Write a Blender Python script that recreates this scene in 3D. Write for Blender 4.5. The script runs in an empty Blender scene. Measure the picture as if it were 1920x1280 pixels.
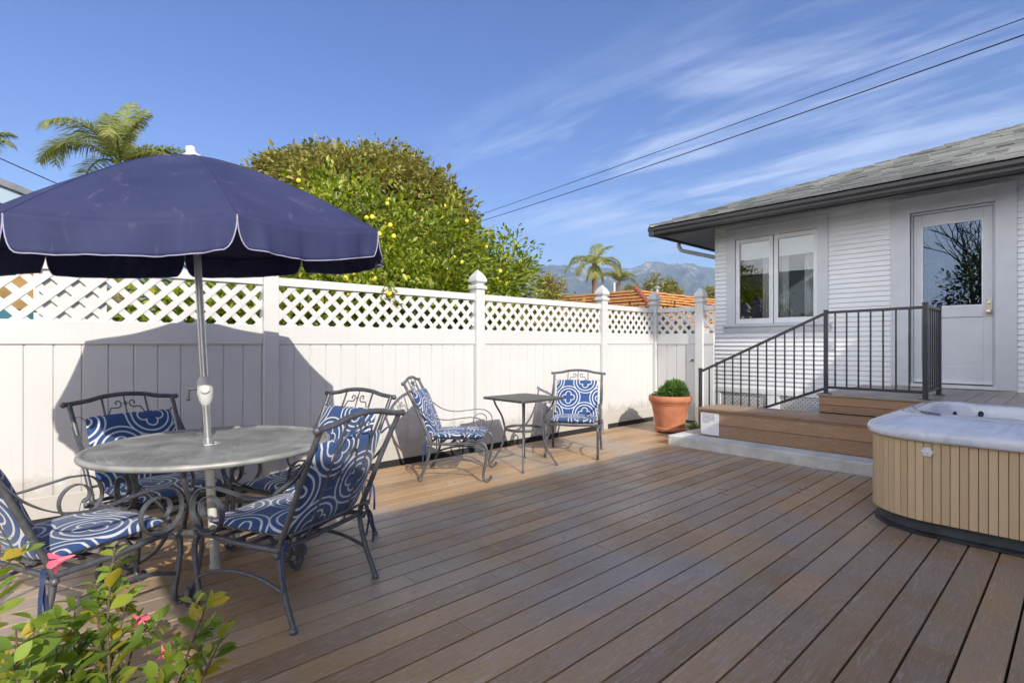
import bpy, bmesh, math, random
import numpy as np
from mathutils import Vector, Matrix

R = math.radians
rnd = random.Random(7)
S = bpy.context.scene
COL = S.collection

# ------------------------------------------------------------------ helpers
ORG = {}          # world origin of every object (things are unrotated while building in world space)

class MB:
    def __init__(s):
        s.v = []; s.f = []; s.m = []
    def add(s, vs, fs):
        b = len(s.v)
        s.v += [tuple(v) for v in vs]
        s.f += [tuple(i + b for i in f) for f in fs]
    def box(s, x0, x1, y0, y1, z0, z1, M=None):
        vs = [Vector((x, y, z)) for x in (x0, x1) for y in (y0, y1) for z in (z0, z1)]
        if M is not None: vs = [M @ v for v in vs]
        s.add(vs, [(0,1,3,2),(4,6,7,5),(0,4,5,1),(2,3,7,6),(0,2,6,4),(1,5,7,3)])
    def tube(s, pts, r, n=10, closed=False, flat=None, up=None):
        """round tube, or flat bar if flat=(w,t) with 'up' = direction of w"""
        P = [Vector(p) for p in pts]; N = len(P)
        rr = r if isinstance(r, (list, tuple)) else [r] * N
        rings = []
        prev = None
        for i in range(N):
            if closed: t = P[(i+1) % N] - P[i-1]
            elif i == 0: t = P[1] - P[0]
            elif i == N-1: t = P[-1] - P[-2]
            else: t = (P[i+1]-P[i]).normalized() + (P[i]-P[i-1]).normalized()
            t.normalize()
            if up is not None: a = Vector(up)
            elif prev is None: a = Vector((0,0,1)) if abs(t.z) < .9 else Vector((1,0,0))
            else: a = prev
            a = (a - t * a.dot(t)); 
            if a.length < 1e-6: a = t.orthogonal()
            a.normalize(); prev = a; b = t.cross(a)
            if flat:
                w, h = flat[0]/2, flat[1]/2
                rings.append([P[i]+a*w+b*h, P[i]-a*w+b*h, P[i]-a*w-b*h, P[i]+a*w-b*h])
            else:
                rings.append([P[i] + (a*math.cos(k*2*math.pi/n) + b*math.sin(k*2*math.pi/n))*rr[i] for k in range(n)])
        n2 = len(rings[0]); vs = [v for q in rings for v in q]; fs = []
        for i in range(N if closed else N-1):
            j = (i+1) % N
            for k in range(n2):
                l = (k+1) % n2
                fs.append((i*n2+k, j*n2+k, j*n2+l, i*n2+l))
        if not closed:
            fs.append(tuple(range(n2))); fs.append(tuple((N-1)*n2 + k for k in reversed(range(n2))))
        s.add(vs, fs)
    def lathe(s, prof, c=(0,0,0), n=32, M=None, cap=True):
        vs = []; fs = []
        for (r, z) in prof:
            for k in range(n):
                a = 2*math.pi*k/n
                v = Vector((r*math.cos(a), r*math.sin(a), z))
                if M is not None: v = M @ v
                vs.append(v + Vector(c))
        for i in range(len(prof)-1):
            for k in range(n):
                l = (k+1) % n
                fs.append((i*n+k, i*n+l, (i+1)*n+l, (i+1)*n+k))
        if cap:
            fs.append(tuple(reversed(range(n)))); fs.append(tuple((len(prof)-1)*n+k for k in range(n)))
        s.add(vs, fs)
    def sphere(s, c, r, n=10, sc=(1,1,1)):
        vs = []; fs = []; m = max(4, n//2+1)
        prof = [(math.sin(math.pi*i/m), -math.cos(math.pi*i/m)) for i in range(m+1)]
        prof[0] = (1e-3, -1); prof[-1] = (1e-3, 1)
        for (a, z) in prof:
            for k in range(n):
                t = 2*math.pi*k/n
                vs.append(Vector((c[0]+a*math.cos(t)*r*sc[0], c[1]+a*math.sin(t)*r*sc[1], c[2]+z*r*sc[2])))
        for i in range(m):
            for k in range(n):
                l = (k+1) % n
                fs.append((i*n+k, i*n+l, (i+1)*n+l, (i+1)*n+k))
        fs.append(tuple(reversed(range(n)))); fs.append(tuple(m*n+k for k in range(n)))
        s.add(vs, fs)
    def prism(s, poly, axis, a0, a1):
        """extrude 2-D polygon along axis ('x','y','z')"""
        def mk(p, a):
            if axis == 'x': return (a, p[0], p[1])
            if axis == 'y': return (p[0], a, p[1])
            return (p[0], p[1], a)
        n = len(poly)
        vs = [mk(p, a0) for p in poly] + [mk(p, a1) for p in poly]
        s.add(vs, [tuple(range(n)), tuple(reversed(range(n, 2*n)))] + [(i, i+n, (i+1) % n + n, (i+1) % n) for i in range(n)])
    def build(s, name, mat, parent=None, world=True, smooth=False, angle=35, bevel=0, fix=True):
        me = bpy.data.meshes.new(name)
        v = s.v
        o = bpy.data.objects.new(name, me)
        org = ORG.get(parent.name, Vector()) if (parent and world) else Vector()
        if org.length > 0: v = [(a-org.x, b-org.y, c-org.z) for a, b, c in v]
        me.from_pydata(v, [], s.f)
        if fix:
            bm = bmesh.new(); bm.from_mesh(me); bmesh.ops.recalc_face_normals(bm, faces=bm.faces); bm.to_mesh(me); bm.free()
        me.validate(); me.update()
        if smooth:
            me.shade_smooth()
            if angle < 180: me.set_sharp_from_angle(angle=R(angle))
        if mat: me.materials.append(mat)
        COL.objects.link(o)
        if parent: o.parent = parent
        ORG[o.name] = org.copy()
        if bevel:
            b = o.modifiers.new('bevel', 'BEVEL'); b.width = bevel; b.segments = 2; b.limit_method = 'ANGLE'; b.angle_limit = R(40)
            b.harden_normals = False
        return o

def tag(o, label=None, cat=None, group=None, kind=None):
    if label: o['label'] = label
    if cat: o['category'] = cat
    if group: o['group'] = group
    if kind: o['kind'] = kind
    return o

def thing(name, label, cat, loc=(0,0,0), rz=0, group=None, kind=None):
    o = bpy.data.objects.new(name, None); COL.objects.link(o)
    o.empty_display_size = .1
    o.location = loc; o.rotation_euler = (0, 0, rz)
    ORG[o.name] = Vector(loc)
    return tag(o, label, cat, group, kind)

def copy_tree(o, parent=None):
    c = o.copy(); COL.objects.link(c); c.parent = parent
    for ch in [q for q in bpy.data.objects if q.parent == o]:
        copy_tree(ch, c)
    return c

def arr_obj(name, V, F, mat, parent=None, smooth=False):
    """fast mesh from numpy arrays of quads/tris"""
    me = bpy.data.meshes.new(name)
    org = ORG.get(parent.name, Vector()) if parent else Vector()
    V = V - np.array(org)
    k = F.shape[1]
    me.vertices.add(len(V)); me.vertices.foreach_set('co', V.astype(np.float32).ravel())
    me.loops.add(F.size); me.loops.foreach_set('vertex_index', F.astype(np.int32).ravel())
    me.polygons.add(len(F)); me.polygons.foreach_set('loop_start', np.arange(0, F.size, k, dtype=np.int32))
    try: me.polygons.foreach_set('loop_total', np.full(len(F), k, dtype=np.int32))
    except Exception: pass
    me.update(calc_edges=True); me.validate()
    if smooth: me.shade_smooth()
    me.materials.append(mat)
    o = bpy.data.objects.new(name, me); COL.objects.link(o)
    if parent: o.parent = parent
    ORG[o.name] = org.copy()
    return o

# ------------------------------------------------------------------ materials
def mat(name, col=(.5,.5,.5), rough=.6, metal=0, spec=.5):
    m = bpy.data.materials.new(name); m.use_nodes = True
    b = m.node_tree.nodes['Principled BSDF']
    b.inputs['Base Color'].default_value = (*col, 1); b.inputs['Roughness'].default_value = rough
    b.inputs['Metallic'].default_value = metal; b.inputs['Specular IOR Level'].default_value = spec
    return m
class NT:
    def __init__(s, m): s.t = m.node_tree; s.b = m.node_tree.nodes.get('Principled BSDF')
    def n(s, typ, **kw):
        o = s.t.nodes.new(typ)
        for k, v in kw.items():
            if k in o.inputs.keys() if isinstance(k, str) else False: o.inputs[k].default_value = v
            else: setattr(o, k, v)
        return o
    def l(s, a, b): s.t.links.new(a, b)
    def val(s, x):
        return x
    def math(s, op, a, b=None, c=None, clamp=False):
        o = s.t.nodes.new('ShaderNodeMath'); o.operation = op; o.use_clamp = clamp
        for i, x in enumerate((a, b, c)):
            if x is None: continue
            if isinstance(x, (int, float)): o.inputs[i].default_value = x
            else: s.l(x, o.inputs[i])
        return o.outputs[0]
    def mix(s, f, a, b, mode='MIX'):
        o = s.t.nodes.new('ShaderNodeMix'); o.data_type = 'RGBA'; o.blend_type = mode
        for sock, x in ((o.inputs[0], f), (o.inputs[6], a), (o.inputs[7], b)):
            if isinstance(x, (int, float)): sock.default_value = x
            elif isinstance(x, tuple): sock.default_value = (*x[:3], 1)
            else: s.l(x, sock)
        return o.outputs[2]
    def noise(s, vec, scale, detail=4, rough=.55, dist=0):
        o = s.t.nodes.new('ShaderNodeTexNoise'); o.inputs['Scale'].default_value = scale
        o.inputs['Detail'].default_value = detail; o.inputs['Roughness'].default_value = rough; o.inputs['Distortion'].default_value = dist
        if vec is not None: s.l(vec, o.inputs['Vector'])
        return o.outputs['Fac']
    def obj(s): 
        return s.t.nodes.new('ShaderNodeTexCoord').outputs['Object']
    def mapping(s, vec, loc=(0,0,0), rot=(0,0,0), sc=(1,1,1)):
        o = s.t.nodes.new('ShaderNodeMapping'); s.l(vec, o.inputs[0])
        o.inputs[1].default_value = loc; o.inputs[2].default_value = rot; o.inputs[3].default_value = sc
        return o.outputs[0]
    def ramp(s, f, stops):
        o = s.t.nodes.new('ShaderNodeValToRGB'); s.l(f, o.inputs[0])
        e = o.color_ramp.elements
        while len(e) > 1: e.remove(e[-1])
        e[0].position = stops[0][0]; c = stops[0][1]; e[0].color = (*c, 1) if isinstance(c, tuple) else (c, c, c, 1)
        for p, c in stops[1:]:
            q = e.new(p); q.color = (*c, 1) if isinstance(c, tuple) else (c, c, c, 1)
        return o.outputs[0]
    def bump(s, h, strength=.3, dist=.01):
        o = s.t.nodes.new('ShaderNodeBump'); o.inputs['Strength'].default_value = strength; o.inputs['Distance'].default_value = dist
        s.l(h, o.inputs['Height']); s.l(o.outputs[0], s.b.inputs['Normal'])
        return o
    def island(s):
        return s.t.nodes.new('ShaderNodeNewGeometry').outputs['Random Per Island']
    def rand(s):
        return s.t.nodes.new('ShaderNodeObjectInfo').outputs['Random']

def simple(name, col, rough=.6, metal=0, var=.12, scale=3., bump=0, bscale=60, spec=.5):
    m = mat(name, col, rough, metal, spec); n = NT(m)
    f = n.noise(n.obj(), scale, 6)
    c = n.ramp(f, [(.3, tuple(x*(1-var) for x in col)), (.7, tuple(min(1, x*(1+var)) for x in col))])
    n.l(c, n.b.inputs['Base Color'])
    if bump: n.bump(n.noise(n.obj(), bscale, 4), bump, .004)
    return m

def deck_mat(name, warm, weather=.5, axis='x', darkamt=1.0):
    m = mat(name, warm, .5); n = NT(m)
    v = n.obj(); isl = n.island()
    # grain: every board gets its own offset
    cmb = n.t.nodes.new('ShaderNodeCombineXYZ')
    n.l(n.math('MULTIPLY', isl, 37.0), cmb.inputs[0]); n.l(n.math('MULTIPLY', isl, 91.0), cmb.inputs[2])
    add = n.t.nodes.new('ShaderNodeVectorMath'); add.operation = 'ADD'; n.l(v, add.inputs[0]); n.l(cmb.outputs[0], add.inputs[1])
    sc = (1.8, 26, 26) if axis == 'x' else (26, 1.8, 26)
    g = n.mapping(add.outputs[0], sc=sc)
    warp = n.noise(g, 1.0, 3, .5, .6)
    rings = n.math('FRACT', n.math('MULTIPLY', warp, 11.0))
    tri = n.math('ABSOLUTE', n.math('SUBTRACT', rings, .5))
    line = n.math('SMOOTH_MIN', n.math('MULTIPLY', tri, 7.0), 1.0, .2)     # thin embossed lines
    sc2 = (6, 190, 190) if axis == 'x' else (190, 6, 190)
    fine = n.noise(n.mapping(add.outputs[0], sc=sc2), 1.0, 3, .6)
    big = n.noise(v, .9, 5, .6, .3)
    spots = n.noise(v, 2.7, 6, .65)
    grey = tuple(.72*sum(warm)/3 + .28*x for x in warm)
    base = n.mix(isl, tuple(x*.62 for x in warm), tuple(x*1.18 for x in warm))
    fw = n.ramp(big, [(.42, 0.), (.62, weather)])
    base = n.mix(fw, base, tuple(x*1.0 for x in grey))
    pale = n.ramp(n.noise(n.mapping(v, sc=(.7, 1.5, 1)), 1.9, 7, .68, .8), [(.54, 0.), (.68, .42*darkamt)])
    base = n.mix(pale, base, (.44,.42,.40))
    base = n.mix(n.ramp(spots, [(.60, 0.), (.74, .38*darkamt)]), base, tuple(x*.5 for x in grey))
    base = n.mix(n.math('MULTIPLY', fine, .55), base, tuple(x*.42 for x in warm))
    base = n.mix(n.math('MULTIPLY', n.math('SUBTRACT', 1.0, line, clamp=True), .36), base, tuple(min(1, x*1.75) for x in grey))
    n.l(base, n.b.inputs['Base Color'])
    n.l(n.ramp(n.noise(v, 1.6, 5, .6), [(.35, .27), (.65, .52)]), n.b.inputs['Roughness'])
    h = n.math('ADD', n.math('MULTIPLY', line, .8), n.math('MULTIPLY', fine, .5))
    n.bump(h, .45, .0025)
    return m

def leaf_mat(name, c1, c2, c3=None, rough=.45, trans=.35):
    m = mat(name, c1, rough); n = NT(m); isl = n.island()
    stops = [(0., c1), (.7, c2)] + ([(1., c3)] if c3 else [])
    c = n.ramp(isl, stops)
    big = n.noise(n.obj(), 1.7, 3)
    c = n.mix(n.ramp(big, [(.35, 0.), (.65, .45)]), c, tuple(x*.62 for x in c1))
    n.l(c, n.b.inputs['Base Color'])
    tr = n.t.nodes.new('ShaderNodeBsdfTranslucent')
    hs = n.t.nodes.new('ShaderNodeHueSaturation'); hs.inputs['Saturation'].default_value = 1.15; hs.inputs['Value'].default_value = 1.3
    n.l(c, hs.inputs['Color']); n.l(hs.outputs[0], tr.inputs[0])
    mx = n.t.nodes.new('ShaderNodeMixShader'); mx.inputs[0].default_value = trans
    n.l(n.b.outputs[0], mx.inputs[1]); n.l(tr.outputs[0], mx.inputs[2])
    n.l(mx.outputs[0], n.t.nodes['Material Output'].inputs[0])
    return m

M = {}
M['vinyl'] = simple('white_vinyl', (.62,.615,.605), .38, var=.035, scale=1.3)
def grime(m):
    n = NT(m); src = n.b.inputs['Base Color'].links[0].from_socket
    sp_ = n.t.nodes.new('ShaderNodeSeparateXYZ'); n.l(n.obj(), sp_.inputs[0])
    hgt = n.math('ADD', sp_.outputs[2], n.math('MULTIPLY', n.noise(n.obj(), 6, 6, .7), -.5))
    f = n.ramp(hgt, [(.0, .5), (.12, .0)])
    st = n.noise(n.mapping(n.obj(), sc=(22, 22, 1.2)), 1, 5, .65)
    f2 = n.math('ADD', f, n.ramp(st, [(.58, 0.), (.78, .16)]))
    n.l(n.mix(f2, src, (.34,.31,.26)), n.b.inputs['Base Color'])
grime(M['vinyl'])
M['paint'] = simple('white_house_paint', (.85,.85,.85), .5, var=.04, scale=2.)
M['trim'] = simple('pale_grey_trim_paint', (.66,.67,.70), .45, var=.05, scale=4)
M['deck'] = deck_mat('composite_deck', (.49,.30,.14), .95)
M['stepwood'] = deck_mat('composite_step_boards', (.42,.235,.12), .25, axis='y', darkamt=.4)
M['concrete'] = simple('concrete', (.55,.55,.52), .85, var=.22, scale=5, bump=.3, bscale=40)
M['greystep'] = simple('grey_painted_step', (.30,.33,.36), .6, var=.1)
M['iron'] = simple('grey_powder_coated_metal', (.115,.12,.135), .42, metal=.35, var=.25, scale=25, bump=.15, bscale=300)
M['black'] = simple('black_painted_rail', (.035,.036,.042), .4, var=.2)
M['plasticblack'] = simple('black_plastic_base', (.03,.034,.04), .5, var=.6, scale=8)
M['gutter'] = simple('dark_bronze_gutter', (.06,.057,.058), .4, var=.12)
M['soffit'] = simple('soffit_paint', (.42,.44,.48), .6, var=.05)
M['tubewhite'] = simple('painted_steel_tube', (.60,.60,.58), .4, var=.1, scale=20)
M['alu'] = simple('brushed_aluminium_pole', (.62,.62,.62), .3, metal=.85, var=.08, scale=30)
M['capwhite'] = simple('white_plastic', (.75,.75,.76), .35, var=.04)
M['navydark'] = simple('navy_ribbon', (.03,.05,.13), .7, var=.3, scale=40)
M['white'] = simple('white_cloth', (.72,.72,.70), .8, var=.05)
M['terra'] = simple('terracotta', (.46,.17,.085), .75, var=.25, scale=7, bump=.2, bscale=50)
M['soil'] = simple('soil', (.05,.035,.025), .95, var=.4, scale=30, bump=.6)
M['bark'] = simple('bark', (.16,.12,.085), .9, var=.35, scale=14, bump=.8, bscale=30)
M['twig'] = simple('twig_bark', (.12,.075,.05), .8, var=.3, scale=60)
M['wire'] = simple('cable', (.02,.02,.022), .7)
M['dark'] = simple('dark_interior', (.022,.021,.02), .9, var=.3)
M['curtain'] = simple('grey_curtain', (.62,.62,.60), .9, var=.12, scale=20)
M['blind'] = simple('cream_blind', (.80,.79,.74), .85, var=.04, scale=20)
M['brass'] = simple('brushed_nickel', (.55,.50,.40), .3, metal=.9, var=.1, scale=50)
M['redband'] = simple('red_rubber', (.45,.02,.03), .5)
M['fruit'] = simple('citrus_fruit_skin', (.80,.66,.06), .45, var=.2, scale=8, bump=.15, bscale=120)
M['petal'] = simple('pink_petal', (.80,.16,.24), .5, var=.25, scale=30)
M['petal_throat'] = simple('orange_petal', (.85,.30,.12), .5, var=.2, scale=30)
M['bluewall'] = simple('pale_blue_stucco', (.34,.42,.50), .9, var=.06)
M['brownframe'] = simple('brown_window_blind', (.32,.19,.06), .7, var=.3, scale=6)
M['teal'] = simple('teal_window_glass', (.05,.16,.20), .15, var=.4, scale=4)
M['greyroof'] = simple('grey_shingle_far', (.17,.18,.20), .9, var=.3, scale=12)
M['stucco'] = simple('tan_stucco', (.42,.36,.28), .9, var=.08)
M['paper'] = simple('paper_in_sleeve', (.72,.73,.76), .3, var=.03)
M['ink'] = simple('printed_ink', (.16,.16,.18), .7)
M['acryl'] = None
M['citrus'] = leaf_mat('citrus_leaves', (.09,.14,.02), (.40,.47,.045), (.68,.66,.10), .32, .42)
M['ficus'] = leaf_mat('dense_canopy_leaves', (.20,.20,.045), (.40,.36,.09), (.50,.43,.14), .55, .32)
M['palm'] = leaf_mat('palm_leaflets', (.18,.22,.05), (.36,.39,.10), (.50,.45,.18), .45, .4)
M['palmdry'] = leaf_mat('dry_palm_skirt', (.30,.20,.06), (.42,.30,.10), (.5,.38,.15), .8, .2)
M['shrub'] = leaf_mat('glossy_shrub_leaves', (.12,.22,.04), (.36,.46,.07), (.66,.48,.07), .22, .4)
M['hedge'] = leaf_mat('hedge_leaves', (.10,.14,.03), (.25,.28,.08), (.36,.34,.14), .5, .3)
M['succ'] = leaf_mat('succulent_green', (.10,.22,.05), (.20,.34,.10), (.28,.42,.12), .5, .25)
M['stemgreen'] = simple('green_brown_stem', (.16,.12,.06), .7, var=.3, scale=40)

def slat_mat():
    m = mat('tan_skirt_slats', (.55,.40,.235), .55); n = NT(m)
    v = n.obj(); isl = n.island()
    g = n.noise(n.mapping(v, sc=(60, 60, 3)), 1, 4, .6)
    c = n.mix(isl, (.60,.43,.245), (.72,.54,.33))
    c = n.mix(n.math('MULTIPLY', g, .35), c, (.36,.25,.14))
    n.l(c, n.b.inputs['Base Color']); n.bump(g, .25, .002)
    return m
M['slat'] = slat_mat()

def acrylic():
    m = mat('marbled_acrylic', (.62,.64,.70), .12); n = NT(m)
    f = n.noise(n.obj(), 5, 8, .65, 1.2); f2 = n.noise(n.obj(), 1.6, 6, .6, .8)
    c = n.ramp(f, [(.35, (.60,.63,.68)), (.52, (.74,.75,.80)), (.7, (.80,.80,.83))])
    c = n.mix(n.ramp(f2, [(.4, 0.), (.65, .4)]), c, (.48,.52,.56))
    n.l(c, n.b.inputs['Base Color']); n.b.inputs['Coat Weight'].default_value = .3
    return m
M['acryl'] = acrylic()

def water():
    m = mat('tub_water', (.25,.38,.42), .03); n = NT(m)
    n.bump(n.noise(n.obj(), 9, 4), .15, .01)
    return m
M['water'] = water()

def glassmat(name, tint, glossy=.35, see=.6):
    m = bpy.data.materials.new(name); m.use_nodes = True; t = m.node_tree
    for x in list(t.nodes):
        if x.type != 'OUTPUT_MATERIAL': t.nodes.remove(x)
    g = t.nodes.new('ShaderNodeBsdfGlossy'); g.inputs['Roughness'].default_value = .004; g.inputs[0].default_value = (1,1,1,1) if name != 'door_glass' else (.62,.78,1,1)
    tr = t.nodes.new('ShaderNodeBsdfTransparent'); tr.inputs[0].default_value = (*tint, 1)
    fr = t.nodes.new('ShaderNodeFresnel'); fr.inputs[0].default_value = 1.5
    ma = t.nodes.new('ShaderNodeMath'); ma.operation = 'ADD'; ma.inputs[1].default_value = glossy; ma.use_clamp = True
    t.links.new(fr.outputs[0], ma.inputs[0])
    mx = t.nodes.new('ShaderNodeMixShader'); t.links.new(ma.outputs[0], mx.inputs[0])
    t.links.new(tr.outputs[0], mx.inputs[1]); t.links.new(g.outputs[0], mx.inputs[2])
    t.links.new(mx.outputs[0], t.nodes['Material Output'].inputs[0])
    return m
M['winglass'] = glassmat('window_glass', (.93,.95,.95), .03)
M['doorglass'] = glassmat('door_glass', (.35,.42,.5), .08)

def cushion():
    """navy fabric with pale quatrefoil / ring trellis print, in object XY metres"""
    m = mat('trellis_print_fabric', (.03,.07,.2), .85, spec=.2); n = NT(m)
    sep = n.t.nodes.new('ShaderNodeSeparateXYZ'); n.l(n.obj(), sep.inputs[0])
    x, y = sep.outputs[0], sep.outputs[1]
    s = .285
    # rotate 45 degrees
    u = n.math('ADD', n.math('MULTIPLY', n.math('ADD', x, y), .70711/s), .25)
    v = n.math('ADD', n.math('MULTIPLY', n.math('SUBTRACT', x, y), .70711/s), .25)
    fu = n.math('SUBTRACT', n.math('FRACT', u), .5); fv = n.math('SUBTRACT', n.math('FRACT', v), .5)
    # back to fabric axes around the motif centre
    a = n.math('ABSOLUTE', n.math('MULTIPLY', n.math('ADD', fu, fv), .70711))
    b = n.math('ABSOLUTE', n.math('MULTIPLY', n.math('SUBTRACT', fu, fv), .70711))
    def dist(p, q, cx, cy):
        dx = n.math('SUBTRACT', p, cx); dy = n.math('SUBTRACT', q, cy)
        return n.math('SQRT', n.math('ADD', n.math('MULTIPLY', dx, dx), n.math('MULTIPLY', dy, dy)))
    q = n.math('MINIMUM', n.math('SUBTRACT', dist(a, b, .15, 0), .105), n.math('SUBTRACT', dist(a, b, 0, .15), .105))
    q = n.math('MINIMUM', q, n.math('SUBTRACT', dist(a, b, 0, 0), .13))
    def band(d, c, w):
        return n.math('LESS_THAN', n.math('ABSOLUTE', n.math('SUBTRACT', d, c)), w)
    r = dist(a, b, 0, 0)
    w = n.math('MAXIMUM', band(q, .012, .017), band(r, .385, .019))
    w = n.math('MAXIMUM', w, band(r, .50, .018))
    # broken key-shaped dashes between the rings
    dash = n.math('MULTIPLY', band(n.math('MINIMUM', a, b), .055, .016), band(n.math('MAXIMUM', a, b), .42, .06))
    wv = n.noise(n.obj(), 380, 2, .5)
    navy = n.mix(wv, (.024,.058,.16), (.045,.098,.26))
    pale = n.mix(wv, (.50,.53,.56), (.66,.67,.68))
    n.l(n.mix(w, navy, pale), n.b.inputs['Base Color'])
    hh = n.math('ADD', n.math('MULTIPLY', wv, .3), n.noise(n.obj(), 11, 3))
    n.bump(hh, .35, .012)
    n.b.inputs['Sheen Weight'].default_value = .2
    return m
M['cushion'] = cushion()

def canopy_mat():
    m = mat('navy_canopy_fabric', (.05,.058,.16), .85, spec=.25); n = NT(m)
    v = n.obj()
    f = n.noise(v, 2.2, 6, .6, .4); fine = n.noise(v, 420, 2)
    c = n.ramp(f, [(.3, (.034,.042,.110)), (.55, (.048,.056,.135)), (.75, (.070,.076,.155))])
    sp = n.noise(v, 7.5, 2, .5); sp2 = n.noise(v, 31, 3)
    spot = n.ramp(n.math('ADD', sp, n.math('MULTIPLY', sp2, .12)), [(.80, 0.), (.84, .8)])
    c = n.mix(spot, c, (.55,.55,.58))
    streak = n.noise(n.mapping(v, sc=(9, 9, 2.5)), 1, 5, .7, 1.)
    c = n.mix(n.ramp(streak, [(.58, 0.), (.8, .32)]), c, (.30,.31,.40))
    c = n.mix(n.math('MULTIPLY', fine, .25), c, (.03,.035,.10))
    n.l(c, n.b.inputs['Base Color'])
    n.bump(n.math('ADD', fine, n.math('MULTIPLY', n.noise(v, 9, 4), 2.)), .12, .01)
    tr = n.t.nodes.new('ShaderNodeBsdfTranslucent'); tr.inputs[0].default_value = (.05,.06,.18,1)
    mx = n.t.nodes.new('ShaderNodeMixShader'); mx.inputs[0].default_value = .14
    n.l(n.b.outputs[0], mx.inputs[1]); n.l(tr.outputs[0], mx.inputs[2]); n.l(mx.outputs[0], n.t.nodes['Material Output'].inputs[0])
    return m
M['canopy'] = canopy_mat()
M['piping'] = simple('pale_piping', (.36,.35,.50), .8, var=.1, scale=30)

def meshtop():
    m = mat('perforated_table_mesh', (.36,.36,.34), .5, .3); n = NT(m)
    v = n.obj(); sep = n.t.nodes.new('ShaderNodeSeparateXYZ'); n.l(v, sep.inputs[0])
    k = 2*math.pi/.0125
    sx = n.math('SINE', n.math('MULTIPLY', n.math('ADD', sep.outputs[0], sep.outputs[1]), k*.7071))
    sy = n.math('SINE', n.math('MULTIPLY', n.math('SUBTRACT', sep.outputs[0], sep.outputs[1]), k*.7071))
    hole = n.math('GREATER_THAN', n.math('MULTIPLY', sx, sy), .28)
    f = n.noise(v, 6, 6, .65, .5)
    c = n.ramp(f, [(.3, (.22,.22,.205)), (.5, (.36,.36,.34)), (.72, (.58,.57,.53))])
    n.l(c, n.b.inputs['Base Color'])
    tr = n.t.nodes.new('ShaderNodeBsdfTransparent')
    mx = n.t.nodes.new('ShaderNodeMixShader'); n.l(hole, mx.inputs[0])
    n.l(n.b.outputs[0], mx.inputs[1]); n.l(tr.outputs[0], mx.inputs[2]); n.l(mx.outputs[0], n.t.nodes['Material Output'].inputs[0])
    return m
M['meshtop'] = meshtop()
M['tableframe'] = simple('weathered_grey_table_frame', (.33,.33,.31), .5, metal=.3, var=.3, scale=9, bump=.2, bscale=80)

def shingles():
    m = mat('asphalt_shingles', (.3,.3,.29), .95, spec=.2); n = NT(m); isl = n.island()
    c = n.ramp(isl, [(0., (.30,.30,.28)), (.4, (.44,.44,.40)), (.75, (.54,.54,.48)), (1., (.63,.62,.56))])
    c = n.mix(n.ramp(n.noise(n.obj(), 160, 3), [(.4, 0.), (.7, .5)]), c, (.12,.12,.12))
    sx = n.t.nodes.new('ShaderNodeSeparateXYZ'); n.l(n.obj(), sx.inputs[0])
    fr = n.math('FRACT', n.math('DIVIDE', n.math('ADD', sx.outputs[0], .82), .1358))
    band = n.ramp(fr, [(.0, .0), (.78, .0), (.84, .75), (1., .75)])  # shadow line below the next course, painted into the shingle colour
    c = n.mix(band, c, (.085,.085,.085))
    n.l(c, n.b.inputs['Base Color']); n.bump(n.noise(n.obj(), 220, 2), .3, .003)
    return m
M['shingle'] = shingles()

def claytile():
    m = mat('clay_roof_tiles', (.6,.28,.09), .85, spec=.2); n = NT(m); isl = n.island()
    f = n.noise(n.obj(), 3.5, 5, .7)
    c = n.ramp(f, [(.3, (.34,.14,.055)), (.5, (.54,.27,.10)), (.7, (.62,.36,.16))])
    c = n.mix(n.math('MULTIPLY', isl, .5), c, (.55,.24,.07))
    n.l(c, n.b.inputs['Base Color'])
    return m
M['clay'] = claytile()

def ground_mat():
    m = mat('dry_ground', (.14,.13,.08), .95); n = NT(m)
    f = n.noise(n.obj(), .35, 8, .65)
    n.l(n.ramp(f, [(.35, (.07,.085,.03)), (.55, (.16,.14,.08)), (.7, (.24,.2,.13))]), n.b.inputs['Base Color'])
    return m
M['ground'] = ground_mat()

def hill_mat():
    m = mat('chaparral_mountain', (.1,.12,.07), .95, spec=.1); n = NT(m)
    v = n.obj()
    f = n.noise(v, .012, 8, .7); g = n.noise(n.mapping(v, sc=(1,1,1.6)), .0042, 7, .62, .6)
    c = n.ramp(f, [(.35, (.035,.045,.030)), (.5, (.075,.082,.055)), (.66, (.16,.15,.11))])
    geo = n.t.nodes.new('ShaderNodeNewGeometry'); sp = n.t.nodes.new('ShaderNodeSeparateXYZ'); n.l(geo.outputs['Position'], sp.inputs[0])
    hi = n.ramp(n.math('MULTIPLY', sp.outputs[2], .002), [(.3, 0.), (.55, 1.)])
    rock = n.math('MULTIPLY', n.ramp(g, [(.56, 0.), (.63, .85)]), hi)
    rock = n.math('MULTIPLY', rock, n.ramp(n.noise(v, .03, 5, .7), [(.42, 0.), (.55, 1.)]))
    n.l(n.mix(rock, c, (.48,.44,.36)), n.b.inputs['Base Color'])
    return m
M['hill'] = hill_mat()

# ------------------------------------------------------------------ camera
HC = 1.27; F = 981.0; YH = 645.0
AZ = math.atan2(1076, 981)                 # camera looks between +X (fence direction) and +Y (towards the fence)
FW = Vector((math.cos(AZ), math.sin(AZ), 0)); RT = Vector((math.sin(AZ), -math.cos(AZ), 0))
cam = bpy.data.cameras.new('camera'); co = bpy.data.objects.new('camera', cam); COL.objects.link(co); S.camera = co
co.location = (0, 0, HC); co.rotation_euler = (R(90), 0, AZ - R(90))
cam.sensor_width = 36; cam.lens = 36*F/1920; cam.shift_y = (YH-640)/1920; cam.clip_end = 12000; cam.clip_start = .05
def at(px, py, t):
    return Vector((0,0,HC)) + t*(FW + RT*((px-960)/F) + Vector((0,0,1))*((YH-py)/F))

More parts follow.
